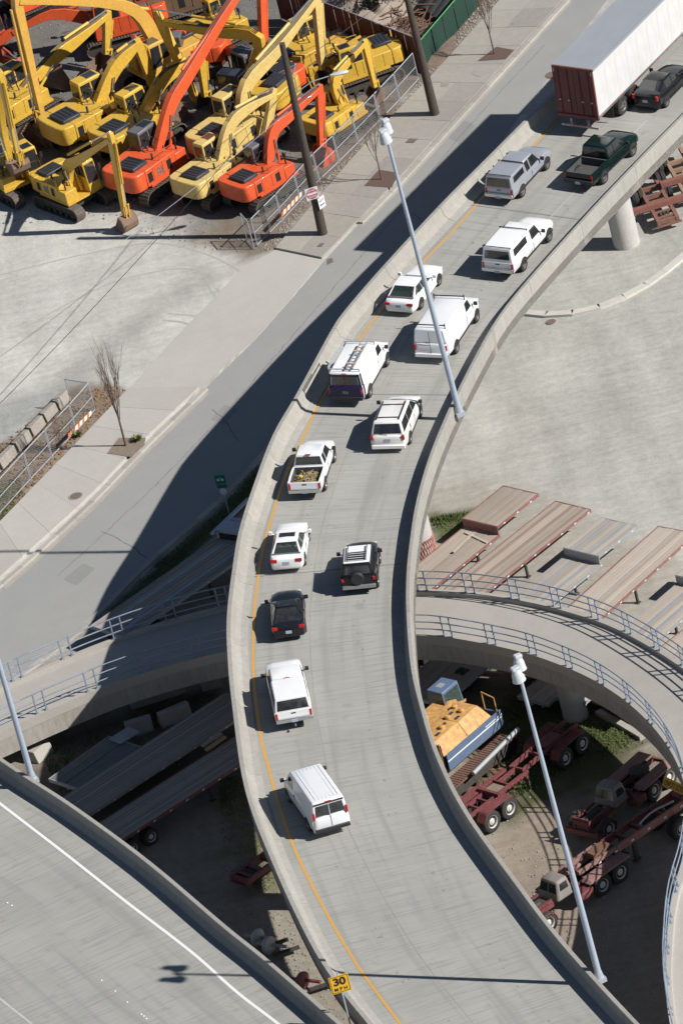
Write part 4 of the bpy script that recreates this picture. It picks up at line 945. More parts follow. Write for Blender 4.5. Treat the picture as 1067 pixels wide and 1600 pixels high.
# ============================================================ EXCAVATORS
EY=mat('digger_yellow_paint',(.78,.48,.025),.48,rand=.06,coat=.2,var=[(1.2,(.6,.33,.015),.5,2),(7,(.34,.22,.08),.5,2.6),(18,(.25,.18,.1),.3,3)])
EC=mat('faded_cream_yellow_paint',(.72,.53,.17),.52,var=[(1.2,(.5,.35,.12),.5,2),(7,(.36,.27,.12),.5,2.8)])
EO=mat('orange_yellow_paint',(.72,.42,.07),.5,var=[(1.2,(.5,.28,.06),.5,2),(7,(.36,.2,.06),.45,2.8)])
ER=mat('digger_red_paint',(.78,.115,.03),.46,rand=.05,coat=.2,var=[(1.2,(.5,.05,.015),.5,2),(7,(.3,.06,.03),.4,2.8)])
EDR=mat('dark_red_paint',(.34,.05,.025),.6,var=[(3,(.2,.05,.03),.6,2)])
m_hood=mat('dark_hood_paint',(.025,.03,.045),.45,var=[(3,(.05,.055,.065),.6,2.2)])
m_cabgrey=mat('grey_cab_paint',(.10,.10,.115),.45,var=[(3,(.17,.17,.18),.5,2.2)])
m_rod=mat('bright_cylinder_rod',(.7,.7,.7),.2,.9); m_hose=mat('black_hose',(.015,.015,.015),.6)
m_bucket=mat('worn_bucket_steel',(.19,.105,.07),.8,.1,var=[(3,(.1,.06,.045),.8,2.4),(11,(.33,.24,.18),.5,2.6)],bump=.4)
m_decal=mat('white_decal',(.7,.7,.7),.5); m_dkdecal=mat('black_decal',(.02,.02,.03),.5,var=[(30,(.5,.5,.5),.5,8)])
TRK={}
def track_mesh(L,h,w):
    key=(round(L,2),round(h,2),round(w,2))
    if key in TRK: return TRK[key]
    r=h/2; pts=[]; st=L-h; per=2*st+2*math.pi*r; n=int(per/.19); B=MB()
    def at(s_):
        s_%=per
        if s_<st: return Vector((-st/2+s_,0,h)),Vector((1,0,0)),Vector((0,0,1))
        s_-=st
        if s_<math.pi*r: a=s_/r; return Vector((st/2+r*math.sin(a),0,r+r*math.cos(a))),Vector((math.cos(a),0,-math.sin(a))),Vector((math.sin(a),0,math.cos(a)))
        s_-=math.pi*r
        if s_<st: return Vector((st/2-s_,0,0)),Vector((-1,0,0)),Vector((0,0,-1))
        s_-=st; a=s_/r; return Vector((-st/2-r*math.sin(a),0,r-r*math.cos(a))),Vector((-math.cos(a),0,math.sin(a))),Vector((-math.sin(a),0,-math.cos(a)))
    for k in range(n):
        p,t,nn=at(k*per/n); y=Vector((0,w/2,0)); t=t*(per/n)*.44
        B.hexa([p-t-y-nn*.06,p+t-y-nn*.06,p+t+y-nn*.06,p-t+y-nn*.06,p-t-y-nn*.01,p+t-y-nn*.01,p+t+y-nn*.01,p-t+y-nn*.01])
        g=t*.25; B.hexa([p-g-y-nn*.01,p+g-y-nn*.01,p+g+y-nn*.01,p-g+y-nn*.01,p-g-y+nn*.03,p+g-y+nn*.03,p+g+y+nn*.03,p-g+y+nn*.03])
    tr=B.mesh('track',Mt['track'])
    F_=MB(); F_.box(-st/2,st/2,-w*.22,w*.22,h*.28,h*.72)
    for x in(-st/2,st/2): F_.tube((x,-w*.25,r),(x,w*.25,r),r*.82,r*.82,18)
    for k in range(6): x=-st/2+.3+k*(st-.6)/5; F_.tube((x,-w*.3,.2),(x,w*.3,.2),.14,.14,12)
    fr=F_.mesh('track_frame',Mt['dirtydark'],40); TRK[key]=(tr,fr); return TRK[key]
def beam(pts,ths,w,name,m,parent,y=0):
    """box beam along pts (x,z) with thickness at each point"""
    n=len(pts); up=[];dn=[]
    for i in range(n):
        a=Vector(pts[max(i-1,0)]);b=Vector(pts[min(i+1,n-1)]); d=(b-a).normalized(); nn=Vector((-d.y,d.x))*ths[i]/2; p=Vector(pts[i])
        up.append(p+nn);dn.append(p-nn)
    rings=[[Vector((u_.x,y-w/2,u_.y)),Vector((u_.x,y+w/2,u_.y)),Vector((d_.x,y+w/2,d_.y)),Vector((d_.x,y-w/2,d_.y))] for u_,d_ in zip(up,dn)]
    return MB().rings(rings).obj(name,m,parent,bevel=.02)
def cylinder(a,b,r,m,t,y=0,name='hydraulic_cylinder',ext=.5):
    a=Vector((a[0],y,a[1]));b=Vector((b[0],y,b[1])); c=a.lerp(b,ext)
    o=MB().tube(a,c,r,r,10).obj(name,m,t,smooth=40); MB().tube(c,b,r*.55,r*.55,8).obj('rod',m_rod,o,smooth=40); return o
def bucket_mesh(k):
    # curved shell opening towards -x side, pivot at origin, hangs down
    prof=[(.0,.05),(.35,-.02),(.62,-.30),(.70,-.65),(.55,-.98),(.22,-1.18),(-.2,-1.22)]
    inn=[(.0,-.0),(.32,-.09),(.55,-.33),(.62,-.65),(.49,-.93),(.2,-1.10),(-.2,-1.17)]
    w=.55*k; B=MB(); rings=[]
    for (a,b),(c,d) in zip(prof,inn): rings.append([Vector((a*k,-w,b*k)),Vector((a*k,w,b*k)),Vector((c*k,w,d*k)),Vector((c*k,-w,d*k))])
    B.rings(rings)
    for s in(1,-1): B.prism([(x*k,z*k) for x,z in prof],s*w-.02,s*w+.02)
    for j in range(5): y=-w+.1*k+j*(2*w-.2*k)/4; B.hexa([Vector(v) for v in ((-.2*k,y-.04,-1.23*k),(-.2*k,y+.04,-1.23*k),(-.38*k,y+.02,-1.2*k),(-.38*k,y-.02,-1.2*k),(-.2*k,y-.04,-1.16*k),(-.2*k,y+.04,-1.16*k),(-.38*k,y+.02,-1.19*k),(-.38*k,y-.02,-1.19*k))])
    return B
def rot2(p,a): return (p[0]*math.cos(a)-p[1]*math.sin(a),p[0]*math.sin(a)+p[1]*math.cos(a))
GX='excavators parked in the equipment yard'
def digger(label,at,to,boom,stick,k=1.0,m=EY,cabm=None,trk=None,bang=0.0,bm=None,arm=True,bw=None,cyl=True,panel=m_hood,decal=None,cabroof=None,cage=False,nob=False):
    o=P(*at); q=P(*to); h=math.atan2(q.y-o.y,q.x-o.x); cabm=cabm or m; bm=bm or m_bucket
    t=thing('excavator',label,'excavator',o,(0,0,h),GX)
    th=0 if trk is None else trk
    tl,thh,tw=4.4*k,.90*k,.68*k; tm,fm=track_mesh(tl,thh,tw); c_,s_=math.cos(th),math.sin(th)
    for s in(1,-1):
        y=s*1.16*k; inst(tm,'track',t,(-s_*y,c_*y,0.0),(0,0,th)); inst(fm,'track_frame',t,(-s_*y,c_*y,0.0),(0,0,th))
    MB().box(-1.1*k,1.1*k,-.95*k,.95*k,.42*k,.8*k).xf(Matrix.Rotation(th,4,'Z')).obj('undercarriage',Mt['dirtydark'],t); MB().tube((0,0,.7*k),(0,0,1.05*k),.6*k,.6*k,20).obj('slew_ring',Mt['dirtydark'],t,smooth=40)
    z0,z1=1.10*k,2.06*k; W_=1.32*k; R_=2.62*k
    # counterweight with rounded tail
    pl=[(-1.75*k,-W_),]
    for j in range(9):
        a=-math.pi/2+math.pi*j/8; pl.append((-1.95*k-(R_-1.95*k)*abs(math.cos(a))**.6,W_*math.copysign(abs(math.sin(a))**.55,math.sin(a))))
    pl.append((-1.75*k,W_))
    MB().prismz(pl,z0-.04,z1+.02*k).obj('counterweight',m,t,bevel=.07*k)
    # house
    MB().box(-1.74*k,.55*k,-W_,W_,z0,z1).obj('engine_house',m,t,bevel=.04)
    MB().box(.56*k,1.35*k,-W_,-.42*k,z0,z1-.22*k).obj('tool_box',m,t,bevel=.04)
    MB().box(-1.5*k,1.5*k,-W_-.02,W_+.02,z0-.12*k,z0+.03).obj('deck_plate',m,t)
    for s in(1,-1):
        for x in(-1.2,-.45,.1): MB().box(x*k-.01,x*k+.01,min(s*W_,s*(W_+.006)),max(s*W_,s*(W_+.006)),z0+.08,z1-.06).obj('panel_seam',m_hose,t)
    hd=MB().box(-2.1*k,-1.0*k,-.85*k,.48*k,z1,z1+.2*k).obj('engine_hood',panel,t,bevel=.04)
    for j in range(4): MB().box((-1.95+j*.24)*k,(-1.84+j*.24)*k,-.66*k,.35*k,z1+.19*k,z1+.22*k).obj('hood_louvre',m_hose,hd)
    MB().tube((-.55*k,-.8*k,z1),(-.55*k,-.8*k,z1+.34*k),.06*k,.06*k,10).obj('exhaust',Mt['dirtydark'],t)
    rl=MB(); 
    for x in(-.5,.5): rl.bar((x*k,-W_+.06,z1),(x*k,-W_+.06,z1+.42*k),.03)
    rl.bar((-.5*k,-W_+.06,z1+.42*k),(.5*k,-W_+.06,z1+.42*k),.03).obj('handrail',m,t)
    for x in(-1.62,-.15): MB().box(x*k,(x+.34)*k,-W_-.010,-W_-.003,z0+.2*k,z1-.22*k).obj('side_vent',m_hose,t)
    MB().box(1.0*k,1.04*k,-1.05*k,-.95*k,z1-.22*k,z1+.25*k).box(.98*k,1.06*k,-1.12*k,-.88*k,z1+.25*k,z1+.5*k).obj('mirror',m_hose,t); MB().box(1.54*k,1.6*k,1.29*k,1.36*k,z0+.5*k,z1+.35*k).box(1.53*k,1.61*k,1.33*k,1.5*k,z1+.3*k,z1+.65*k).obj('mirror',m_hose,t)
    MB().path([Vector(p)*k for p in ((.2,-.3,2.0),(.05,-.35,2.5),(.3,-.3,2.75),(.6,-.22,2.5))],.035*k,5).path([Vector(p)*k for p in ((.1,.1,2.0),(-.05,.12,2.4),(.25,.12,2.8),(.55,.1,2.6))],.035*k,5).obj('hose_loops',m_hose,t)
    if decal:
        for j in range(3): MB().box((-.9+j*.16)*k,(-.8+j*.16)*k,-W_-.012,-W_-.004,z0+.25*k,z0+.7*k).obj('decal',decal,t)
    # cab
    cx0,cx1=-.15*k,1.55*k; cy0,cy1=.36*k,1.30*k; cz=z1+1.02*k
    cc=[Vector(p) for p in ((cx0,cy1,z0),(cx1,cy1,z0),(cx1,cy0,z0),(cx0,cy0,z0),(cx0+.05*k,cy1-.06*k,cz),(cx1-.22*k,cy1-.06*k,cz),(cx1-.22*k,cy0+.04*k,cz),(cx0+.05*k,cy0+.04*k,cz))]
    cab=hullmesh(cc,.03).obj('cab',cabm,t,bevel=.05*k); qq=hquads(cc)
    patch(qq['front'],.08,.92,.30,.93,.012).obj('window',Mt['glass'],cab)
    patch(qq['L'],.08,.45,.34,.92,.012).obj('window',Mt['glass'],cab); patch(qq['L'],.52,.93,.50,.92,.012).obj('window',Mt['glass'],cab)
    patch(qq['R'],.06,.47,.52,.92,.012).obj('window',Mt['glass'],cab); patch(qq['R'],.53,.94,.52,.92,.012).obj('window',Mt['glass'],cab)
    patch(qq['rear'],.12,.88,.56,.90,.012).obj('window',Mt['glass'],cab); patch(qq['roof'],.15,.85,.45,.9,.035,.02).obj('roof_hatch',cabroof or Mt['glass'],cab)
    if not arm: return t
    foot=(.35*k,1.75*k); oo=(o.x,o.y,0)
    B_=[foot]+[PV(u,v,oo,h) for u,v in boom]; S_=[PV(u,v,oo,h) for u,v in stick]
    bw=bw or .38*k; n=len(B_)
    # smooth the boom
    bp=spline([Vector((a,b,0)) for a,b in B_],4) if n>2 else [Vector((a,b,0)) for a,b in B_]
    L=len(bp); ths=[k*(.32+.42*math.sin(math.pi*min(1,(i/(L-1))*1.05+.08))) for i in range(L)]
    yb=-.12*k
    bo=beam([(p.x,p.y) for p in bp],ths,bw,'boom',m,t,yb)
    el=B_[1]; d=Vector(el)-Vector(foot); mid=Vector(foot)+d*.85
    for s in(1,-1): cylinder((.95*k,1.25*k),(mid.x,mid.y),.085*k,m,t,yb+s*(bw/2+.12*k),ext=.6)
    tip=B_[-1]
    # stick: pivot at tip, extends above (lever) then down
    a=Vector(S_[0]);b=Vector(S_[-1]); dd=(b-a).normalized(); 
    sp=[tuple(p) for p in [Vector(q_) for q_ in S_]]
    if len(sp)==2: sp=[tuple(a-dd*.35*k),tuple(a+dd*.3*k),tuple(b)]
    so=beam(sp,[.3*k,.5*k]+[.28*k]*(len(sp)-2),bw*.8,'stick',m,t,yb)
    # stick cylinder on top of boom
    c0=Vector(bp[int(L*.5)][:2]) ; dr=(Vector(bp[int(L*.6)][:2])-c0).normalized(); nn=Vector((-dr.y,dr.x)); nn=nn if nn.y>0 else -nn
    cylinder(tuple(c0+nn*.55*k),tuple(Vector(sp[0])+Vector((0,.05))),.09*k,m,t,yb,ext=.55)
    # hoses
    H_=MB()
    for s in(-.1,.0,.1): H_.path([Vector((p.x,yb+s*k*1.2,p.y+ths[i]/2+.05*k)) for i,p in enumerate(bp)],.022*k,5)
    H_.obj('hydraulic_hoses',m_hose,bo)
    # bucket cylinder and linkage
    nrm=Vector((-dd.y,dd.x)); fo=Vector((1,0)); nrm=nrm if nrm.dot(fo)>0 else -nrm
    c1=a+dd*.25*k+nrm*.38*k; c2=a.lerp(b,.86)+nrm*.34*k
    cylinder(tuple(c1),tuple(c2),.075*k,m,t,yb,ext=.65)
    lk=MB()
    for s in(1,-1): lk.bar((c2.x,yb+s*.12*k,c2.y),(b.x+nrm.x*.3*k+dd.x*.15*k,yb+s*.12*k,b.y+nrm.y*.3*k+dd.y*.15*k),.09*k).bar((c2.x,yb+s*.16*k,c2.y),(a.lerp(b,.9).x,yb+s*.16*k,a.lerp(b,.9).y),.08*k)
    lk.obj('bucket_link',m,t)
    if not nob:
        bb=bucket_mesh(k).xf(Matrix.Translation((b.x,yb,b.y))@Matrix.Rotation(bang,4,'Y')).obj('bucket',bm,t,smooth=30)
    return t
# --- front row
digger('small yellow excavator nearest the open lot, brown bucket resting on the ground',(118,320),(202,356),[(110,258),(128,247),(176,216)],[(176,213),(198,333)],.95,EY,trk=rad(2),bang=rad(25),decal=m_dkdecal)
digger('yellow excavator at the left edge with its arm folded down over its cab',(30,298),(62,325),[(5,190),(2,110)],[(4,118),(34,250)],.98,EY,trk=rad(8),bang=rad(60))
digger('large red excavator with dark cab and tall arm rising beyond the top of the photo',(246,290),(316,239),[(263,165),(290,118),(355,10),(392,-40)],[(405,-50),(410,150)],1.12,ER,cabm=m_cabgrey,bang=rad(30),decal=m_dkdecal)
digger('cream yellow excavator with pale cab roof, behind the dark striped panel',(343,300),(406,257),[(356,197),(385,168),(424,147)],[(424,146),(408,232)],1.0,EC,bang=rad(20),decal=m_decal)
digger('orange red excavator with rounded tail, beside the striped fence board',(420,305),(488,262),[(424,206),(450,180),(496,138)],[(497,140),(498,228)],1.0,ER,cabm=m_cabgrey,bang=rad(20),bm=ER)
digger('yellow excavator with grey tracks behind the wire fence, its arm folded over',(535,205),(600,160),[(521,130),(535,103),(568,66)],[(568,68),(583,136)],.86,EY,bang=rad(40))
# --- second row
digger('big yellow excavator with black engine cover, behind the small yellow one',(152,216),(232,174),[(176,108),(200,80),(216,64)],[(214,68),(236,134)],1.15,EY,cabroof=m_hood,bang=rad(20))
digger('yellow excavator with small dark engine cover, between the big yellow and the large red one',(222,230),(290,188),[(250,128),(275,108),(310,92)],[(312,92),(318,150)],1.08,EY,bang=rad(20))
digger('yellow excavator behind the orange arm at the left edge, bucket curled under its arm',(35,192),(100,152),[(85,88),(120,60),(166,22)],[(166,25),(163,84)],1.08,EY,bang=rad(60))
digger('yellow excavator half hidden behind the cream one, its long arm raised',(378,238),(445,192),[(383,131),(430,78),(490,-2)],[(492,0),(500,108)],1.15,EC,bang=rad(20))
# --- back rows, turned other ways
digger('orange yellow excavator whose long arm reaches left over the yard',(264,128),(80,222),[(238,52),(190,8),(30,2)],[(28,5),(70,195)],1.15,EO,bang=rad(10),bw=.6)
digger('yellow excavator whose arm reaches left and stick crosses behind the red arm',(405,176),(275,160),[(402,62),(330,50),(252,36)],[(246,26),(322,192)],1.05,EY,bang=rad(-20),cabm=m_hood)
digger('yellow excavator by the dark red fence, glass cab behind its arm',(488,118),(560,84),[(500,52),(524,42),(548,80)],[(548,80),(560,120)],1.1,EY,arm=False)
digger('yellow excavator in the fence corner with curved handrail and tilted arm',(568,128),(498,153),[(575,68),(553,78),(490,110)],[(488,112),(506,160)],1.0,EY,bang=rad(-20))
digger('bright red excavator with vented hood, far left behind the yellow arms',(196,62),(120,82),[(150,30),(82,22),(20,52)],[(20,52),(-20,80)],1.1,ER,bang=rad(-20),panel=EDR)
digger('red excavator cut off at the left edge, low dark red arm',(-30,95),(40,110),[(-10,60),(5,88),(30,96)],[(34,98),(50,120)],1.0,EDR,bang=rad(-20))
digger('red excavator behind the raised yellow arm, rounded red tail',(425,148),(370,120),[(395,105),(360,80),(345,92)],[(345,92),(335,112)],1.05,ER,cabm=m_cabgrey,bang=rad(-20))
digger('dark red excavator in the middle row, arm folded behind the crossing yellow stick',(300,112),(240,120),[(285,55),(250,62),(215,62)],[(213,64),(245,112)],1.0,ER,cabm=m_cabgrey,bang=rad(10))
digger('old brown tracked excavator without arm at the top of the yard',(285,30),(350,10),[],[],1.15,mat('rusty_brown_paint',(.16,.10,.05),.8,var=[(3,(.09,.055,.03),.8,2.2)]),arm=False,cabroof=Mt['rust'])
digger('yellow excavator seen only as hood and roof behind the yellow boom',(350,75),(420,40),[],[],1.0,EY,arm=False)
digger('red excavator at the top left corner behind the others',(60,18),(10,40),[(30,-20),(-20,-10)],[(-22,-10),(-40,30)],1.0,ER,bang=rad(0))

# loose buckets standing between the machines
for i,(u,v,k_,a_,lb) in enumerate(((288,176,1.5,.5,'big rusty bucket lying behind the large red excavator'),(62,232,1.3,-.4,'dark rusty bucket lying below the big orange arm'),(330,222,1.1,.9,'rusty bucket on the gravel left of the cream excavator'),(448,182,1.1,.2,'worn bucket lying beyond the orange red excavator'),(100,128,1.2,.8,'dark bucket lying between the two back yellow excavators'))):
    o=bucket_mesh(k_).xf(Matrix.Rotation(a_,4,'Z')@Matrix.Rotation(rad(150),4,'Y')).obj('loose_bucket',m_bucket,smooth=30); o.location=P(u,v,.1); tag(o,lb,'excavator bucket')
# ============================================================ FLATBEDS, TRUCKS, CRANE
m_pl=mat('grey_weathered_planks',(.37,.335,.285),.92,rand=.16,stretch=(.35,5,1),var=[(1.2,(.26,.215,.175),.8,2.2),(5,(.45,.40,.34),.5,2.4)],bump=.4)
m_pl2=mat('brown_weathered_planks',(.34,.305,.26),.92,rand=.16,stretch=(.35,5,1),var=[(1.2,(.25,.20,.16),.8,2.2),(5,(.38,.30,.24),.5,2.4)],bump=.4)
m_pl3=mat('pale_worn_planks',(.43,.385,.33),.92,rand=.16,stretch=(.35,5,1),var=[(1.2,(.33,.285,.24),.8,2.2),(5,(.34,.25,.18),.4,2.6)],bump=.4)
m_dkpl=mat('dark_steel_plates',(.16,.16,.155),.7,rand=.15,var=[(2,(.11,.105,.1),.7,2.2)])
m_gsteel=mat('grey_trailer_steel',(.36,.375,.39),.55,.2,var=[(2,(.28,.28,.28),.6,2.2)])
m_burg=mat('burgundy_frame_paint',(.13,.02,.027),.6,var=[(2,(.11,.03,.03),.6,2.2),(9,(.26,.12,.11),.5,2.6)])
m_rside=mat('red_side_rail_paint',(.24,.035,.042),.6,var=[(2,(.2,.12,.1),.8,2.6),(8,(.28,.22,.19),.6,2.6)])
m_wrim=mat('white_wheel_rim',(.68,.66,.62),.5,var=[(8,(.3,.26,.22),.5,2.4)])
m_dust=mat('dusty_fender_paint',(.21,.11,.10),.8,var=[(2,(.2,.07,.07),.7,2.2),(9,(.34,.26,.22),.5,2.5)])
BW_={}
def bigwheel(t,x,y,r,w,side,rim=None,name='wheel'):
    key=(r,w,rim.name if rim else 'c')
    if key not in BW_:
        ty=MB().lathe([(r*.60,-w/2),(r*.92,-w/2),(r,-w*.38),(r,w*.38),(r*.92,w/2),(r*.60,w/2),(r*.57,w*.2)],'y',28).mesh('tyre',Mt['tyre'],40)
        rm=MB().lathe([(r*.60,-w*.3),(r*.61,w*.46),(r*.56,w*.44),(r*.50,w*.05),(r*.34,w*.0),(r*.30,w*.25),(r*.16,w*.30),(r*.14,w*.42),(.001,w*.43)],'y',22)
        for k in range(8): a=k*math.pi/4; rm.tube((r*.24*math.cos(a),w*.25,r*.24*math.sin(a)),(r*.24*math.cos(a),w*.33,r*.24*math.sin(a)),.022,.022,6)
        BW_[key]=(ty,rm.mesh('rim',rim or m_wrim,35))
    ty,rm=BW_[key]; o=inst(ty,name,t,(x,y,r),(0,0,0 if side>0 else math.pi)); inst(rm,'rim',o); return o
def frame_thing(name,label,cat,a,b,z,group=None):
    """a: near-left top corner, b: far-left top corner of the bed (photo positions) at height z; x runs from a to b"""
    A=P(*a,z);B_=P(*b,z); h=math.atan2(B_.y-A.y,B_.x-A.x); t=thing(name,label,cat,(A.x,A.y,0),(0,0,h),group); return t,(B_-A).length
def planks(t,x0,x1,z,W_,m,n=9,accent=None,strips=()):
    w=(W_-.12)/n; me=MB().box(x0+.03,x1-.03,0,w-.03,z-.05,z).mesh('plank',m); me2=MB().box(x0+.03,x1-.03,0,w-.03,z-.05,z).mesh('plank',accent) if accent else me
    for k in range(n): inst(me2 if k in strips else me,'plank',t,(0,-.06-w*(k+1)+.01,random.uniform(-.015,.012)),(random.uniform(-.004,.004),0,random.uniform(-.0012,.0012)))
def flatbed(label,a,b,z=1.4,L=None,W_=2.55,m=m_pl,edge=m_rside,step=None,axle='near',accent=None,strips=(),group='flatbed trailers parked in the yards',n=9,name='flatbed_trailer',under=True):
    """step=(x, lower height): deck left of x lies lower"""
    t,l=frame_thing(name,label,'trailer',a,b,z,group); L=L or l
    x0=l-L
    segs=[(x0,l,z)] if not step else [(x0,l-step[0],step[1]),(l-step[0],l,z)]
    for (s0,s1,zz) in segs:
        planks(t,s0,s1,zz,W_,m,n,accent,strips)
        for y0,y1 in((-.04,.0),(-W_,-W_+.04)): MB().box(s0,s1,y0,y1,zz-.15,zz+.012).obj('side_rail',edge,t)
        MB().box(s0-.02,s0+.04,-W_,0,zz-.2,zz+.01).obj('end_rail',edge,t); MB().box(s1-.04,s1+.02,-W_,0,zz-.2,zz+.01).obj('end_rail',edge,t)
        MB().box(s0+.2,s1-.2,-W_*.32-.08,-W_*.32+.05,zz-.55,zz-.06).box(s0+.2,s1-.2,-W_*.68-.05,-W_*.68+.08,zz-.55,zz-.06).obj('main_beam',edge if edge!=m_gsteel else m_gsteel,t)
        k=s0+.6
        cm=MB()
        while k<s1-.3: cm.box(k-.03,k+.03,-W_+.08,-.08,zz-.2,zz-.07); k+=.6
        cm.obj('cross_members',Mt['dirtydark'],t)
        rf=MB().box(0,.16,-W_-.006,-W_-.001,zz-.13,zz-.06).mesh('reflector',mat('reflector_tape',(.6,.6,.58),.4) if 'reflector_tape' not in bpy.data.materials else bpy.data.materials['reflector_tape'])
        k=s0+.5
        while k<s1: inst(rf,'reflector',t,(k,0,0)); k+=1.15
    if step: MB().box(l-step[0]-.05,l-step[0],-W_+.02,-.02,step[1]-.1,z-.02).obj('step_face',edge,t)
    if under:
        zz=segs[0][2]
        for y in(-.55,-W_+.55): MB().box(l-L*.36,l-L*.36+.12,y-.06,y+.06,.05,zz-.2).box(l-L*.36-.08,l-L*.36+.2,y-.14,y+.14,.021,.05).obj('landing_leg',Mt['dirtydark'],t)
        MB().bar((l-L*.36,-.55,.4),(l-L*.36,-W_+.55,.95),.05).obj('leg_brace',Mt['dirtydark'],t)
        for x in(x0+1.2,x0+2.5):
            for y,s in((-.18,1),(-.5,1),(-W_+.5,-1),(-W_+.18,-1)): bigwheel(t,x,y,.48 if segs[0][2]>1.15 else .42,.26,s)
    return t,l
# right-hand yard
t,l=flatbed('red edged step deck flatbed with two loose boards on its lower deck',(722.6,809),(785.5,758.6),1.5,14.2,m=m_pl2,step=(3.6,.98))
u=MB().box(-1,1,-.07,.07,0,.06).mesh('board',m_pl3)
for (x,y,r) in((.4-1.2,-1.5,1.35),(-1.6,-1.2,.12)):
    o=bpy.data.objects.new('loose_board',u); COL.objects.link(o); o.matrix_world=t.matrix_basis@Matrix.Translation((x,y,.99+(.07 if r<1 else 0)))@Matrix.Rotation(r,4,'Z'); tag(o,'pale loose board '+('laid across' if r>1 else 'laid lengthwise')+' on the red step deck flatbed','board')
flatbed('long brown flatbed between the red step deck and the grey step deck',(733,888.5),(867,782.5),1.4,14.6,m=m_pl2,accent=mat('red_stained_plank',(.29,.215,.175),.9,stretch=(.3,4,1),var=[(2,(.2,.15,.12),.7,2.2)]),strips=(1,4,7))
flatbed('grey step deck flatbed with grey steel strips',(879.7,855),(938.4,808),1.5,14.2,m=m_pl,edge=m_gsteel,step=(3.3,.98),accent=m_gsteel,strips=(2,6),n=9)
flatbed('long pale flatbed with bright red side rail',(912,925.5),(1027,822),1.4,14.6,m=m_pl3,accent=m_pl,strips=(3,))
flatbed('pale step deck flatbed at the right edge, right of the long pale flatbed',(1049,903),(1085,872),1.5,13.5,m=m_pl3,edge=m_gsteel,step=(1.8,1.0),accent=m_gsteel,strips=(3,6))
flatbed('pale flatbed with pink red corner, cut off by the right edge below the step deck',(1034,1008),(1150,918),1.35,12,m=m_pl3)
# below the loop ramp
flatbed('low grey flatbed half in shade behind the yellow and blue crane',(652,1048),(690.5,1014),1.1,4.6,3.6,m=m_pl,edge=m_gsteel,under=False,n=5)
flatbed('narrow pale flatbed end beside the round ramp pier',(834,1066),(862,1043),1.0,3.0,2.2,m=m_pl,edge=m_gsteel,under=False,n=6)
def axle_group(name,label,cat,pts,off,group=None):
    pass
# left-hand, in the shade of the elevated road
flatbed('long dark flatbed beside the street kerb with a steel headboard',(193,942),(352,832),1.45,10.5,2.9,m=m_pl2,edge=m_gsteel,accent=m_gsteel,strips=(2,6),group='flatbed trailers in the shade left of the elevated road')
flatbed('long shaded brown flatbed running under the loop ramp, left of the red edged one',(120,1232),(352,1082),1.4,15.5,2.7,m=m_pl2,edge=m_pl2,group='flatbed trailers in the shade left of the elevated road')
flatbed('shaded red edged flatbed nearest the sunlit dirt, left of the elevated road',(173,1273),(372,1146),1.4,11,2.55,m=m_pl2,edge=m_burg,group='flatbed trailers in the shade left of the elevated road')
flatbed('short dark flatbed stacked with steel plates, beside the weeds',(97,1202),(170,1150),1.15,4.6,3.6,m=m_dkpl,edge=m_gsteel,n=6,under=False,group='flatbed trailers in the shade left of the elevated road')
# headboard
t,l=frame_thing('headboard','grey steel headboard and deck rails at the end of the dark flatbed','headboard',(335,829),(386,780),1.9)
m_pbs=mat('pale_blue_grey_steel',(.46,.50,.57),.5,.1,var=[(2,(.34,.37,.42),.6,2.2)]); MB().box(0,.12,-1.7,-.1,.9,1.95).obj('panel',m_pbs,t); MB().box(-.05,.9,-1.75,-.2,1.96,2.06).obj('top_plate',m_pbs,t); MB().box(-.3,3.4,-.15,.05,1.8,1.95).obj('deck_rail',m_pbs,t); MB().box(1.3,1.6,-1.9,-.16,1.7,1.82).obj('cross_rail',m_pbs,t)
MB().box(-.06,-.01,-1.5,-.3,1.1,1.8).obj('opening',m_hose,t)
# timbers on the shaded flatbed
for (a,b,mm,lb) in (((322,1172),(352,1151),mat('yellow_timber',(.42,.29,.14),.8),'yellow timber lying on the shaded red edged flatbed'),((316,1166),(346,1146),m_pl,'grey timber beside the yellow one on the shaded flatbed')):
    A=P(*a,1.55);B_=P(*b,1.55); o=MB().bar(A,B_,.2,.12).obj('timber',mm); tag(o,lb,'timber')
# stacked concrete blocks under the loop
def block(name,label,a,b,w,h,z0=0,m=m_kerb,cat='concrete block',group=None):
    A=P(*a,z0);B_=P(*b,z0); d=(B_-A).normalized(); n=Vector((-d.y,d.x,0))*w/2
    K=MB(); K.hexa([A-n,B_-n,B_+n,A+n,A-n*.55+Vector((0,0,h)),B_-n*.55+Vector((0,0,h)),B_+n*.55+Vector((0,0,h)),A+n*.55+Vector((0,0,h))]); o=K.obj(name,m,bevel=.03); return tag(o,label,cat,group)
for i,(a,b) in enumerate((((205,1105),(290,1078)),((200,1150),(240,1138)),((252,1136),(298,1116)))): block('road_barrier',('long concrete barrier lying in the shade under the left ramp span','dark concrete barrier stub behind the steel plates','concrete barrier stub between the two shaded weeds patches')[i],a,b,.7,.85,cat='barrier')
block('concrete_block','pale concrete block at the foot of the left lamp pole',(52,1192),(76,1172),.9,.7)
MB_p=MB().box(-.7,.7,-.5,.5,0,.06)
o=MB_p.obj('steel_plate',m_gsteel); o.location=P(195,1150,1.2); o.rotation_euler=(0,0,.6); tag(o,'square steel plate with a dark hole on the short dark flatbed','steel plate')
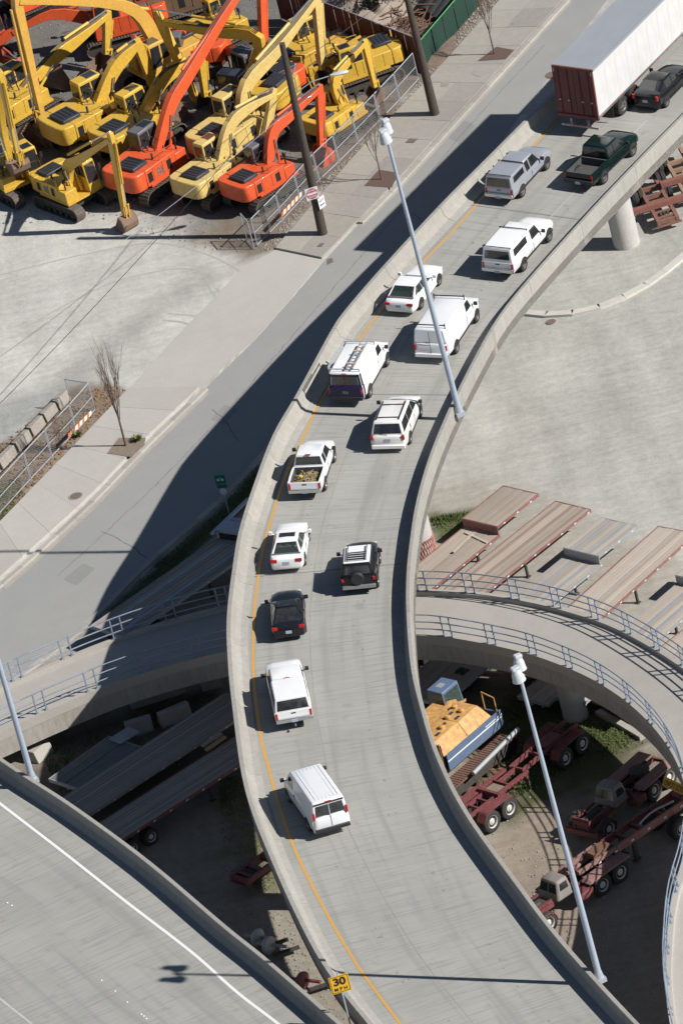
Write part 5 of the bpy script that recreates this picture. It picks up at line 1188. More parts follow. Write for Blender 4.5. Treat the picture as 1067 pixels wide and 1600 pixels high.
# ---- the orange-yellow and blue crane
a=P(703,1203,1.45);b=P(787,1131,1.45); h=math.atan2(b.y-a.y,b.x-a.x); LB=(b-a).length
t=thing('crawler_crane','rusty yellow and blue crawler crane without its boom, beside the elevated road','crane',(a.x,a.y,0),(0,0,h))
m_cy=mat('sun_faded_crane_yellow',(.64,.40,.12),.6,var=[(1.5,(.52,.31,.10),.6,2.2),(4,(.34,.14,.05),.75,3.2),(14,(.3,.16,.08),.4,3)]); m_cb=mat('crane_blue_paint',(.055,.12,.24),.5,var=[(2,(.12,.16,.22),.6,2.2),(9,(.2,.2,.2),.4,3)])
WC=3.3; k=LB
MB().box(0,k,0,.08,1.4,2.35).obj('blue_side',m_cb,t); MB().box(0,k,WC-.08,WC,1.4,2.3).box(k-.08,k,.09,WC-.09,1.4,2.2).obj('blue_side',m_cb,t)
MB().box(.0,k*.98,-.012,-.001,1.92,1.99).box(k*.7,k,-.012,-.001,2.07,2.11).obj('white_stripe',m_decal,t)
def roofseg(x0,x1,name='roof_panel'):
    return MB().hexa([Vector(p) for p in ((x0,.09,2.3),(x1,.09,2.3),(x1,WC*.56,2.3),(x0,WC*.56,2.3),(x0,.6,3.1),(x1-(.35 if x1>k*.8 else 0),.6,3.1),(x1-(.35 if x1>k*.8 else 0),WC*.56,3.1),(x0,WC*.56,3.1))]).obj(name,m_cy,t,bevel=.03)
roofseg(-.1,k*.42); roofseg(k*.42+.015,k*.86)
MB().box(-.1,k*.68,WC*.56+.02,WC,2.3,3.0).obj('roof_panel',m_cy,t,bevel=.03)
for (x,y) in((.7,.9),(1.6,1.2),(2.4,.9),(.5,2.3),(1.3,2.5),(2.6,1.5)):
    MB().box(x-.25,x+.1,y-.08,y+.08,3.0 if y>1.9 else 3.1,3.04 if y>1.9 else 3.13).obj('roof_vent',m_hood,t)
    MB().lathe([(.16,0),(.16,.14),(.1,.18),(.001,.18)],'z',12,(x+.5,y+.15,3.0 if y>1.9 else 3.1)).obj('roof_cap',m_cy,t)
gr=MB()
for j in range(7): gr.box(-.16,-.12,.2,1.7,1.75+j*.2,1.80+j*.2)
for j in range(4): gr.box(-.18,-.13,.2+j*.5,.25+j*.5,1.7,3.1)
gr.obj('radiator_grille',m_cy,t); MB().box(-.14,-.105,.15,1.75,1.4,3.0).obj('radiator',m_hose,t); MB().box(-.3,-.19,.1,1.8,1.25,1.6).obj('rusty_bumper',m_rside,t)
# cab
cc=[Vector(p) for p in ((3.35,3.85,1.5),(4.95,3.85,1.5),(4.95,2.6,1.5),(3.35,2.6,1.5),(3.4,3.75,3.6),(4.75,3.75,3.6),(4.75,2.65,3.6),(3.4,2.65,3.6))]
cab=hullmesh(cc,.03).obj('cab',m_cb,t,bevel=.05); q=hquads(cc)
patch(q['rear'],.08,.92,.6,.93,.014).obj('window',Mt['glass2'],cab); patch(q['R'],.08,.92,.42,.92,.014).obj('window',Mt['glass2'],cab); patch(q['front'],.08,.92,.4,.92,.014).obj('window',Mt['glass2'],cab); patch(q['roof'],.3,.65,.3,.6,.035,.01).obj('roof_hatch',m_gsteel,cab)
MB().bar((3.35,2.57,2.3),(4.95,2.57,2.3),.03,.14).obj('cab_trim',m_cy,cab)
# boom foot lugs and winch
for y in(WC-1.0,WC-.55): MB().prism([(k*.55,2.3),(k*.88,2.3),(k*.86,2.9),(k*.72,3.15),(k*.6,2.9)],y-.05,y+.05).xf(Matrix.Translation((0,-.35,0))).obj('boom_lug',m_cy,t)
MB().tube((k*.55,WC-1.2,2.75),(k*.55,WC-.3,2.75),.22,.22,14).obj('winch_drum',Mt['rust'],t)
MB().path([Vector(p) for p in ((k-.1,.2,2.2),(k-.1,.2,3.1),(k-.1,1.0,3.3),(k-.1,1.0,2.2))],.035).obj('hand_rail',m_cy,t)
MB().box(0,k,.1,WC-.1,1.3,1.45).obj('deck_frame',Mt['rust'],t)
m_trk=mat('rusty_crawler_steel',(.20,.10,.07),.85,var=[(2,(.1,.05,.04),.8,2.4),(8,(.32,.2,.14),.5,2.6)],bump=.4)
tm,fm=track_mesh(6.4,1.15,.95)
for y in(-.55,WC+.1):
    o=inst(tm,'track',t,(k*.30,y,0)); o.data=tm.copy(); o.data.materials[0]=m_trk; o2=inst(fm,'track_frame',t,(k*.30,y,0)); 
MB().tube((k*.05,-1.35,1.35),(k*.95,-1.15,1.5),.13,.13,12).obj('loose_pipe',m_gsteel,t,smooth=40)
# ---- dolly / truck builders from wheel contact points
def from_wheels(name,label,cat,r_,f_,side=-1,track=1.05,group=None):
    a=P(*r_);b=P(*f_); h=math.atan2(b.y-a.y,b.x-a.x); d=Vector((math.cos(h),math.sin(h),0)); n=Vector((-d.y,d.x,0))
    o=a-n*side*track; return thing(name,label,cat,o,(0,0,h),group),(b-a).length
def duals(t,x,r=.60):
    for s in(1,-1): bigwheel(t,x,s*1.08,r,.30,s); bigwheel(t,x,s*.74,r,.28,s)
    MB().tube((x,-1,r),(x,1,r),.1,.1,10).obj('axle',Mt['dirtydark'],t)
def fenders(t,x0,x1,m,z=1.28,n=5,sides=(1,-1)):
    for s in sides:
        y0,y1=min(s*.62,s*1.24),max(s*.62,s*1.24); prof=[(x0-.6,z-.45),(x0-.35,z-.1),(x0,z),(x1,z),(x1+.35,z-.1),(x1+.6,z-.45)]
        rs=[[Vector((x,y0,zz)),Vector((x,y1,zz)),Vector((x,y1,zz-.05)),Vector((x,y0,zz-.05))] for x,zz in prof]
        f=MB().rings(rs).obj('fender',m,t)
        for j in range(n): y=y0+.06+j*(y1-y0-.12)/(n-1); MB().box(x0-.3,x1+.3,y-.015,y+.015,z-.002,z+.02).obj('fender_rib',m,f)
def rails(t,x0,x1,z,m,y=.42,h=.24,cross=()):
    for s in(1,-1): MB().box(x0,x1,s*y-.05,s*y+.05,z-h,z).obj('frame_rail',m,t)
    for x in cross: MB().box(x-.05,x+.05,-y+.051,y-.051,z-h*.8,z-.03).obj('cross_member',m,t)
# dolly in front of the crane
t,l=from_wheels('trailer_dolly','burgundy two axle dolly with ribbed fenders, beside the yellow crane','trailer dolly',(770,1298),(797,1277))
for x in(0,l): duals(t,x)
fenders(t,0,l,m_burg); rails(t,-1.2,3.9,1.3,m_burg,.42,.24,(-1.1,0,.7,1.3,2.3)); 
MB().box(1.3,3.3,-.72,-.55,1.32,1.48).box(1.3,3.3,.55,.72,1.32,1.48).box(1.2,1.35,-.72,.72,1.32,1.46).box(2.2,2.3,-.55,.55,1.32,1.44).obj('fifth_wheel_frame',m_burg,t)
for x in(2.3,2.8,3.3): MB().tube((x,-.95,1.3),(x,-.72,1.3),.07,.07,8).obj('rail_stub',m_burg,t)
MB().box(1.5,2.1,-.45,.45,1.30,1.34).obj('sand_tray',m_dirt,t)
# second dolly, in shade
t,l=from_wheels('trailer_dolly','dark burgundy two axle trailer end standing in the grass, beyond the first dolly','trailer dolly',(884,1199),(911,1176))
for x in(0,l): duals(t,x)
fenders(t,0,l,m_burg); rails(t,-2.6,2.2,1.35,m_burg,.42,.26,(-2.5,-1,0,1.2)); MB().box(-.5,.9,-.4,.4,1.36,1.42).obj('deck_plate',m_burg,t)
for y in(-.5,.5): MB().box(-2.5,-2.35,y-.1,y+.1,.1,1.2).obj('landing_leg',Mt['dirtydark'],t)
# old trucks
def truck(label,rear,front,wb,load=None):
    t,l=from_wheels('tractor_truck',label,'truck',rear,front,side=1)
    for x in(0,1.32): duals(t,x)
    rails(t,-.9,wb+.9,1.05,m_burg,.42,.26,(-.8,.6,2.2,wb-.8,wb+.8))
    for s in(1,-1):
        y0,y1=min(s*.55,s*1.25),max(s*.55,s*1.25); MB().hexa([Vector(p) for p in ((-.9,y0,1.1),(2.2,y0,1.1),(2.2,y1,1.1),(-.9,y1,1.1),(-.7,y0,1.3),(2.0,y0,1.3),(2.0,y1,1.22),(-.7,y1,1.22))]).obj('rear_fender',m_dust,t,bevel=.03)
        MB().box(2.05,2.95,min(s*.6,s*1.25),max(s*.6,s*1.25),.55,.95).obj('side_step',m_burg,t,bevel=.03)
        bigwheel(t,wb,s*1.02,.60,.30,s)
        pts=[(wb+.62*math.cos(math.pi*j/8),.53+.62*math.sin(math.pi*j/8)) for j in range(9)]
        rs=[[Vector((x,min(s*.78,s*1.2),z)),Vector((x,max(s*.78,s*1.2),z)),Vector((wb+(x-wb)*.92,max(s*.78,s*1.2),.53+(z-.53)*.92)),Vector((wb+(x-wb)*.92,min(s*.78,s*1.2),.53+(z-.53)*.92))] for x,z in pts]
        MB().rings(rs).obj('front_fender',m_burg,t,smooth=40)
        MB().box(wb-1.0,wb+.9,s*.50-.04,s*.50+.04,1.2,1.32).obj('hood_rail',m_burg,t)
    MB().box(wb+.85,wb+1.0,-1.1,1.1,.55,.85).obj('front_bumper',m_burg,t); MB().box(wb+.75,wb+.83,-.55,.55,.8,1.5).box(wb+.80,wb+.88,-.6,.6,1.28,1.36).obj('radiator_frame',m_burg,t)
    eng=MB().box(wb-.9,wb+.5,-.32,.32,.7,1.15).tube((wb-.6,0,1.1),(wb+.4,0,1.1),.16,.16,10).obj('engine',Mt['dirtydark'],t)
    c0=wb-2.35; cc=[Vector(p) for p in ((c0,.82,1.0),(c0+1.2,.78,1.0),(c0+1.2,-.78,1.0),(c0,-.82,1.0),(c0+.1,.62,2.02),(c0+.85,.60,2.02),(c0+.85,-.60,2.02),(c0+.1,-.62,2.02))]
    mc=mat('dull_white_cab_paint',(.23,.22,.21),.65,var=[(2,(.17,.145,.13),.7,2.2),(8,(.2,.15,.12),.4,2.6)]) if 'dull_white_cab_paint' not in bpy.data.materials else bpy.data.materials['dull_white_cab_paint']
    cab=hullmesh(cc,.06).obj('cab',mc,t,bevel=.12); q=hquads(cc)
    patch(q['front'],.06,.47,.42,.86,.014).obj('windshield',Mt['glass'],cab); patch(q['front'],.53,.94,.42,.86,.014).obj('windshield',Mt['glass'],cab)
    for kk in('L','R'): patch(q[kk],.2,.8,.5,.85,.014).obj('side_window',Mt['glass'],cab)
    patch(q['rear'],.2,.8,.55,.82,.014).obj('rear_window',Mt['glass'],cab)
    MB().box(c0-.05,c0+.0,-1.0,1.0,.9,1.5).obj('cab_back',m_burg,t)
    return t
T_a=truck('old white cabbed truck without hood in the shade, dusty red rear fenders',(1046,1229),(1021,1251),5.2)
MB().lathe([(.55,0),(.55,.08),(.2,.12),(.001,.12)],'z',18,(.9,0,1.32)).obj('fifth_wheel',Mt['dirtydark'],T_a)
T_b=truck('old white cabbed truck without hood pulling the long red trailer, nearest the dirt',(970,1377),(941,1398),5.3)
# long red gooseneck trailer on the second truck
t,l=from_wheels('gooseneck_trailer','long dark red gooseneck trailer frame coupled to the lower truck','trailer',(1066,1262),(1036,1326),side=1,track=1.05)
bpy.data.objects.remove(t)
a=P(905,1350,1.6);b=P(1067,1238,1.6); h=math.atan2(a.y-b.y,a.x-b.x); L=(a-b).length
t=thing('gooseneck_trailer','long dark red gooseneck trailer frame coupled to the lower truck','trailer',(b.x,b.y,0),(0,0,h))
for s in(1,-1):
    MB().hexa([Vector(p) for p in ((-5,s*.55-.07,1.15),(L*.72,s*.55-.07,1.25),(L*.72,s*.55+.07,1.25),(-5,s*.55+.07,1.15),(-5,s*.55-.07,1.62),(L*.72,s*.55-.07,1.65),(L*.72,s*.55+.07,1.65),(-5,s*.55+.07,1.62))]).obj('main_beam',m_rside if s>0 else m_burg,t)
    MB().box(L*.72,L+.6,s*.50-.07,s*.50+.07,1.4,1.62).obj('neck_beam',m_dust,t)
    MB().box(L*.55,L*.57+.08,s*.5-.07,s*.5+.07,.15,1.25).box(L*.55-.1,L*.57+.2,s*.5-.15,s*.5+.15,.1,.16).obj('landing_leg',Mt['dirtydark'],t)
    for j in range(7): MB().box(j*1.2-.5,j*1.2-.3,s*.625 if s>0 else -.628,s*.628 if s<0 and False else (.628 if s>0 else -.625),1.35,1.45).obj('reflector',bpy.data.materials['reflector_tape'],t)
for x in(-4,-2.5,-1,.5,2,3.5,L*.6,L*.72,L*.85,L+.5): MB().box(x-.06,x+.06,-.47,.47,1.35,1.6).obj('cross_member',m_burg,t)
MB().box(L*.74,L*.9,-.3,.3,1.5,1.8).obj('coupling',Mt['rust'],t); MB().path([Vector((x,.2+.15*math.sin(x*2),1.75)) for x in (1,1.5,2,2.5,3,3.5)],.06).obj('hose',m_gsteel,t)
for x in(1.55,-.1):
    duals(t,x,.62)
# oversize load board on the trailer: it hangs upside down
a=P(1033,1226,1.75);b=P(1085,1250,1.75); h=math.atan2(b.y-a.y,b.x-a.x)
t=thing('warning_banner','yellow banner board reading OVERSIZE LOAD upside down, leaning on the red trailer','sign',(a.x,a.y,1.7),(rad(-35),0,h))
MB().box(0,2.6,0,.03,0,.5).obj('board',mat('banner_yellow',(.75,.42,.03),.6),t)
text('OVERSIZE LOAD',.40,m_hose,t,(1.27,-.012,.25),(rad(90),math.pi,0),sx=.78)
# rusty frames at the right edge, top
def rusty(label,c,to,z=1.1,m=m_dust,L=5.5,cb=True,wx=(3.2,)):
    a=P(*c,z);b=P(*to,z); h=math.atan2(b.y-a.y,b.x-a.x); t=thing('rusty_trailer',label,'trailer frame',(a.x,a.y,0),(0,0,h))
    for s in(1,-1): MB().box(-L,0,s*.55-.1,s*.55+.1,z-.3,z).obj('frame_rail',m,t)
    for x in(-.12,-.5,-1.2,-2.2,-2.6,-3.4,-4.4): MB().box(x-.09,x+.09,-.45,.45,z-.25,z-.02).obj('cross_member',m,t)
    for y in(-.2,0,.2): MB().box(-1.1,-.6,y-.06,y+.06,z-.2,z-.05).obj('spring_pack',Mt['dirtydark'],t)
    if cb: MB().box(-1.9,-1.55,-1.55,1.55,z,z+.3).box(-1.95,-1.5,-1.6,-1.5,z-.05,z+.32).box(-1.95,-1.5,1.5,1.6,z-.05,z+.32).obj('bolster',mat('pinkish_rust',(.25,.10,.08),.8,var=[(3,(.16,.07,.05),.7,2.2)]) if 'pinkish_rust' not in bpy.data.materials else bpy.data.materials['pinkish_rust'],t)
    for x in wx:
        for s in(1,-1): bigwheel(t,-x,s*.98,.5,.26,s); bigwheel(t,-x,s*.68,.5,.26,s)
    MB().box(-.1,.05,-.75,.75,z-.4,z-.3).obj('end_plate',m,t)
    return t
mr=bpy.data.materials['rust']
rusty('rusty brown trailer frame with pink cross beam, behind the right bridge pier',(1043,342),(1060,372),.75,mat('reddish_brown_steel',(.20,.09,.065),.85,var=[(3,(.12,.055,.04),.7,2.2),(9,(.3,.18,.14),.4,2.6)]),6,True,(4.0,5.3))
rusty('tan rusty trailer frame at the right edge beyond the pink beam',(1085,300),(1102,330),.8,mat('tan_rusty_steel',(.30,.19,.12),.85,var=[(3,(.18,.1,.07),.7,2.2),(9,(.4,.3,.22),.4,2.6)]),6,True,(4.6,))
# small scrap near the freeway
def scrap(label,u,v,z,m,kind=0):
    o=P(u,v,z); t=thing('scrap_part',label,'vehicle part',o,(0,0,-.7))
    B=MB().lathe([(.05,-.4),(.28,-.35),(.45,-.2),(.5,0),(.45,.05),(.2,.1)],'x',18,(0,0,.5)); B.obj('housing',m,t,smooth=40); MB().tube((-.9,0,.5),(.9,.2,.45),.1,.1,10).obj('shaft',m,t)
    MB().bar((.5,-.5,.3),(1.5,.5,.35),.3,.08).obj('bracket',Mt['dirtydark'],t); return t
scrap('grey axle housing and hub lying on the dirt beside the freeway barrier',408,1478,.0,m_gsteel)
scrap('second grey hub beside the axle housing, partly behind the freeway barrier',425,1490,.0,m_gsteel)
scrap('rusty red scrap part lying on the dirt near the speed sign',478,1545,.0,m_burg)
rusty('dark red trailer frame end poking out from under the elevated road',(372,1372),(355,1384),.95,m_burg,5,False,())
# wheels seen at the end of the low grey flatbed
for lb,(u,v),cat in (('dual truck tyre with white rim under the near end of the loop ramp',(664,1034),'tyre'),('truck wheel at the far corner of the low grey flatbed',(757,1050),'tyre'),('truck wheel at the near corner of the low grey flatbed, in the shade',(729,1076),'tyre')):
    p=P(u,v); t=thing('wheel_axle',lb,'wheels',p,(0,0,.75)); bigwheel(t,0,-.15,.6,.30,-1); bigwheel(t,0,.2,.6,.28,-1)
t=thing('lowboy_trailer','low red trailer tongue with a tyre on it, behind the lamp head','trailer frame',P(800,1075),(0,0,-.55)); 
MB().box(-2.5,1.5,-.1,.1,.7,.95).box(-2.5,1.5,.7,.9,.7,.95).box(1.4,1.6,-.3,1.1,.7,.95).obj('frame_rail',m_rside,t); bigwheel(t,1.7,-.2,.5,.28,-1)
# ============================================================ POLES, SIGNS, FENCES, TREES
def axis_pole(u0,v0,z0,u1,v1):
    """vertical pole: base point at level z0 and the height that reaches v1"""
    b=P(u0,v0,z0); 
    lo,hi=0,40
    for _ in range(40):
        mid=(lo+hi)/2; p=b+Vector((0,0,mid)); q=p-CAM; vv=800-F*q.dot(CY)/q.dot(FW)
        if vv>v1: lo=mid
        else: hi=mid
    return b,lo
m_lampw=mat('pale_lamp_housing',(.45,.48,.52),.5,var=[(3,(.5,.52,.54),.5,2)])
def lamp_pole(label,u0,v0,z0,u1,v1,az=0,heads=True,group='tall lamp poles beside the elevated roads'):
    b,h=axis_pole(u0,v0,z0,u1,v1); t=thing('lamp_pole',label,'lamp pole',b,(0,rad(-1.0),az),group)
    MB().tube((0,0,-.1),(0,0,h),.17,.085,16).obj('pole',Mt['poleblue'],t,smooth=40)
    MB().box(-.26,.26,-.26,.26,-.35,-.1).tube((0,0,-.1),(0,0,.25),.24,.19,12).obj('base_bracket',Mt['galv'],t)
    for a in range(4): MB().tube((.2*math.cos(a*1.57+.78),.2*math.sin(a*1.57+.78),-.1),(.2*math.cos(a*1.57+.78),.2*math.sin(a*1.57+.78),.06),.03,.03,6).obj('anchor_bolt',Mt['galv'],t)
    if heads:
        MB().tube((0,-.55,h),(0,.55,h),.06,.06,8).tube((0,0,h-.2),(0,0,h+.1),.12,.1,10).obj('cross_arm',m_lampw,t)
        for s in(1,-1):
            hd=MB().lathe([(.001,.62),(.12,.62),(.16,.45),(.24,.36),(.30,.2),(.36,-.15),(.40,-.28),(.37,-.28),(.1,-.2),(.001,-.2)],'z',20,(0,0,0)).xf(Matrix.Translation((s*.28,s*.46,h+.05))@Matrix.Scale(.86,4)@Matrix.Rotation(s*rad(5),4,'Y')).obj('lamp_head',m_lampw,t,smooth=35)
            MB().box(-.22,.22,-.18,.18,.45,.66).xf(Matrix.Translation((s*.28,s*.46,h+.05))@Matrix.Scale(.86,4)@Matrix.Rotation(s*rad(5),4,'Y')).obj('ballast_box',m_lampw,hd,bevel=.03)
    return t
lamp_pole('pale blue lamp pole with two bell lamps on the right barrier beside the minivan',716,640,8.9,608,206,rad(20))
lamp_pole('pale blue lamp pole with two bell lamps on the lower right barrier, near red trucks',935,1524,10.6,800,1045,rad(20))
lamp_pole('pale lamp pole behind the freeway barrier at the left edge',50,1213,11.2,-60,770,rad(20))
# utility poles
def utility(label,u0,v0,u1,v1,r0=.29,r1=.17):
    b,h=axis_pole(u0,v0,0,u1,v1); t=thing('utility_pole',label,'utility pole',b,(0,0,0),'wooden utility poles on the sidewalk')
    # slight lean so that the top meets its place
    MB().tube((0,0,-.1),(0,0,h),r0,r1,18).obj('pole',Mt['wood'],t,smooth=40)
    for z in (h*.55,): MB().tube((0,0,z),(0,0,z+.06),lerp(r0,r1,z/h)+.015,lerp(r0,r1,z/h)+.015,18).obj('band',Mt['dirtydark'],t)
    return t,b,h
t,b,h=utility('wooden utility pole with a do not enter sign and a street lamp arm',505,368,444,70); t.rotation_euler=(0,rad(1.6),0)
pole1=t; pb=b; ph=h
arm=MB().path([Vector((.15,0,h-3.3)),Vector((1.2,-.1,h-2.75)),Vector((2.4,-.25,h-2.55))],.035).obj('lamp_arm',Mt['galv'],t)
MB().rings([[Vector((x,-.27+w*math.cos(a),h-2.52+hh*math.sin(a))) for a in [k*math.pi/5 for k in range(10)]] for x,w,hh in ((2.3,.06,.05),(2.6,.16,.09),(3.0,.2,.12),(3.3,.14,.08),(3.38,.04,.03))]).obj('lamp_head',m_lampw,arm,smooth=50)
MB().tube((.3,.2,h*.74),(.3,.2,h*.74+.9),.04,.04,8).tube((.0,.22,h-2.6),(.5,.22,h-1.6),.05,.05,8).obj('conduit',Mt['galv'],t)
# signs
m_sred=mat('faded_sign_red',(.42,.12,.13),.5); m_swh=mat('sign_white',(.62,.64,.68),.5); m_sye=mat('sign_yellow',(.75,.42,.02),.45); m_sgr=mat('sign_green',(.0,.16,.10),.5); m_sbk=mat('sign_black',(.015,.015,.015),.5)
def camface(yaw=0): return (rad(90),0,yaw)
z=3.05
p=b+Vector((-.05,-.4,0))
t=thing('road_sign','square do not enter sign with red disc on the utility pole','sign',p+Vector((0,-.05,z)),camface(rad(8)),None)
MB().box(-.38,.38,-.38,.38,0,.015).obj('plate',m_swh,t); MB().lathe([(.35,0),(.35,.022)],'z',28).obj('red_disc',m_sred,t); MB().box(-.30,.30,-.06,.06,.022,.028).obj('white_bar',m_swh,t)
text('DO NOT',.15,m_swh,t,(0,.2,.024),(0,0,0)); text('ENTER',.15,m_swh,t,(0,-.2,.024),(0,0,0))
t=thing('road_sign','small white right turn keep arrow sign below the do not enter sign','sign',p+Vector((.42,.25,z-.85)),camface(rad(45)),None)
MB().box(-.28,.28,-.36,.36,0,.015).obj('plate',m_decal,t); text('NOT',.2,m_sbk,t,(0,.12,.018),(0,0,0)); text('DO',.13,m_swh,t,(0,.28,.018),(0,0,0)); MB().box(-.12,.2,-.17,-.11,.016,.022).add([(-.2,-.14,.017),(-.1,-.06,.017),(-.1,-.22,.017),(-.2,-.14,.022),(-.1,-.06,.022),(-.1,-.22,.022)],[(0,2,1),(3,4,5),(0,1,4,3),(1,2,5,4),(2,0,3,5)]).obj('arrow',m_sbk,t)
utility('plain wooden utility pole beside the green fence, cut off by the top edge',680,181,630,-12)
# 30 mph
pz=deck_at(P(575,1600,10.9).x,P(575,1600,10.9).y)[0]
q=P(550,1612,10.2); t=thing('speed_sign','yellow 30 MPH advisory sign on a post outside the left barrier','sign',(q.x,q.y,10.2),(0,0,rad(4)))
MB().tube((0,0,-.6),(0,0,3.55),.045,.045,10).obj('post',Mt['galv'],t,smooth=40)
s_=MB().box(-.50,.50,-.075,-.055,2.38,3.38).obj('plate',m_sye,t,bevel=.004)
MB().box(-.46,.46,-.079,-.076,3.31,3.34).box(-.46,.46,-.079,-.076,2.42,2.45).box(-.46,-.43,-.079,-.076,2.45,3.31).box(.43,.46,-.079,-.076,2.45,3.31).obj('border',m_sbk,s_)
text('30',.58,m_sbk,s_,(0,-.082,3.02),(rad(90),0,0),bold=.022,sx=1.1); text('M P H',.26,m_sbk,s_,(0,-.082,2.60),(rad(90),0,0),bold=.006)
# green bike route sign
q=P(358,802); t=thing('route_sign','small green bicycle route sign on a thin post in the shaded grass','sign',q,(0,0,rad(-20)))
MB().tube((0,0,0),(0,0,2.5),.03,.03,8).obj('post',Mt['galv'],t); pl=MB().box(-.3,.3,-.05,-.03,1.95,2.5).obj('plate',m_sgr,t); MB().box(-.28,.28,-.05,-.03,1.68,1.9).obj('small_plate',m_sgr,t); MB().lathe([(.2,-.05),(.2,-.03)],'y',16,(0,0,1.45)).obj('back_plate',m_swh,t)
B=MB()
for c in(-.12,.12): B.lathe([(.09,-.053),(.09,-.051)],'y',14,(c,0,2.2))
B.bar((-.12,-.053,2.2),(0,-.053,2.35),.02).bar((.12,-.053,2.2),(.02,-.053,2.35),.02); B.obj('bicycle_symbol',m_swh,pl)
# ---- chain link fences
def chain_fence(label,base,h=1.85,step=2.7,wire=.16,lean=0,m=Mt['galv']):
    pts=[P(u,v,0) for u,v in base]; t=thing('chain_link_fence',label,'fence',pts[0]); o=pts[0]; pts=[p-o for p in pts]
    wm=MB()
    for a,b_ in zip(pts[:-1],pts[1:]):
        L=(b_-a).length; n=max(1,round(L/step)); 
        for i in range(n):
            p=a.lerp(b_,i/n);q=a.lerp(b_,(i+1)/n); d=(q-p).normalized(); p2=p+d*.05;q2=q-d*.05
            fr=MB().tube(p2,p2+Vector((0,0,h)),.025,.025,8).tube(q2,q2+Vector((0,0,h)),.025,.025,8).tube(p2+Vector((0,0,.12)),q2+Vector((0,0,.12)),.026,.026,8).tube(p2+Vector((0,0,h)),q2+Vector((0,0,h)),.03,.03,8)
            if i%2==0: fr.tube(p2+Vector((0,0,h*.5)),q2+Vector((0,0,h*.5)),.02,.02,6)
            fr.obj('fence_panel',m,t)
            l=(q2-p2).length; k=-h
            while k<l:
                for sg in(1,-1):
                    x0=max(k,0);x1=min(k+h,l)
                    if x1-x0<.05: continue
                    za,zb_=((x0-k),(x1-k)) if sg>0 else (h-(x0-k),h-(x1-k))
                    A=p2+d*x0+Vector((0,0,max(.12,za)));B_=p2+d*x1+Vector((0,0,max(.12,zb_))); nn=Vector((-d.y,d.x,0))*.0
                    wm.add([A,B_,B_+Vector((0,0,.014)),A+Vector((0,0,.014))],[(0,1,2,3)])
                k+=wire
    o2=wm.obj('wire_mesh',mat('chain_wire',(.28,.29,.29),.6,.3) if 'chain_wire' not in bpy.data.materials else bpy.data.materials['chain_wire'],t); o2['kind']='stuff'
    return t
chain_fence('galvanised wire fence beside the red excavator, striped board on it',[(402,386),(441,347),(470,316),(499,284),(530,255),(560,225),(594,190),(625,158),(655,125)])
chain_fence('loose galvanised fence panel leaning inwards at the fence end',[(398,390),(386,376)],step=1)
chain_fence('galvanised wire fence along the leaf littered verge at the left edge',[(-40,845),(0,805),(49,751),(82,716),(120,676),(150,642)])
chain_fence('short return panel of the left wire fence, end of the concrete blocks',[(150,642),(112,636)])
def striped(label,a,b,z):
    A=P(*a,z);B_=P(*b,z); L=(B_-A).length; h=math.atan2(B_.y-A.y,B_.x-A.x); t=thing('striped_board',label,'barricade board',A,(0,0,h))
    n=10; mo=mat('barricade_orange',(.75,.16,.02),.5) if 'barricade_orange' not in bpy.data.materials else bpy.data.materials['barricade_orange']
    for i in range(n):
        x0=i*L/n;x1=(i+1)*L/n; sh=.10
        MB().hexa([Vector(p) for p in ((x0,-.02,0),(x1-.003,-.02,0),(x1-.003,.02,0),(x0,.02,0),(x0+sh,-.02,.22),(x1+sh-.003,-.02,.22),(x1+sh-.003,.02,.22),(x0+sh,.02,.22))]).obj('stripe',mo if i%2==0 else m_decal,t)
striped('orange and white striped board tied to the fence beside the red excavator',(440,339),(471,306),1.0)
striped('orange and white striped board tied to the left wire fence',(107,684),(143,648),1.0)
# ---- dark red slatted fence and green screened fence
def screen_fence(name,label,base,h,m,slat=.16,post=3.0,cat='fence',topm=None):
    pts=[P(u,v,0) for u,v in base]; o=pts[0]; t=thing(name,label,cat,o); pts=[p-o for p in pts]
    for a,b_ in zip(pts[:-1],pts[1:]):
        L=(b_-a).length; d=(b_-a).normalized(); ang=math.atan2(d.y,d.x); n=int(L/slat)
        me=MB().box(0,slat*.94,-.012,.012,.08,h).mesh('slat',m)
        for i in range(n): inst(me,'slat',t,a+d*(i*slat),(random.uniform(-.02,.02),0,ang))
        k=0
        while k<=L:
            p=a+d*k; MB().tube(p+Vector((0,0,0)),p+Vector((0,0,h+.08)),.03,.03,8).obj('post',Mt['dirtydark'],t); k+=post
        MB().tube(a+Vector((0,0,h+.03)),b_+Vector((0,0,h+.03)),.03,.03,8).obj('top_rail',topm or Mt['galv'],t)
    return t
screen_fence('slatted_fence','dark red slatted fence behind the yellow excavators',[(440,30),(505,58),(560,79),(625,105),(661,119)],2.6,mat('dark_red_slat',(.10,.025,.028),.7,var=[(2,(.07,.02,.02),.6,2)]),.3)
screen_fence('screened_fence','dark green screened fence between the sidewalk and the scrap yard',[(666,107),(757,0),(790,-40)],1.85,mat('green_mesh_screen',(.006,.034,.024),.8,var=[(1,(.011,.05,.034),.6,2),(20,(.006,.03,.02),.6,3)]),1.5,topm=mat('bright_green_rail',(.08,.35,.1),.6))
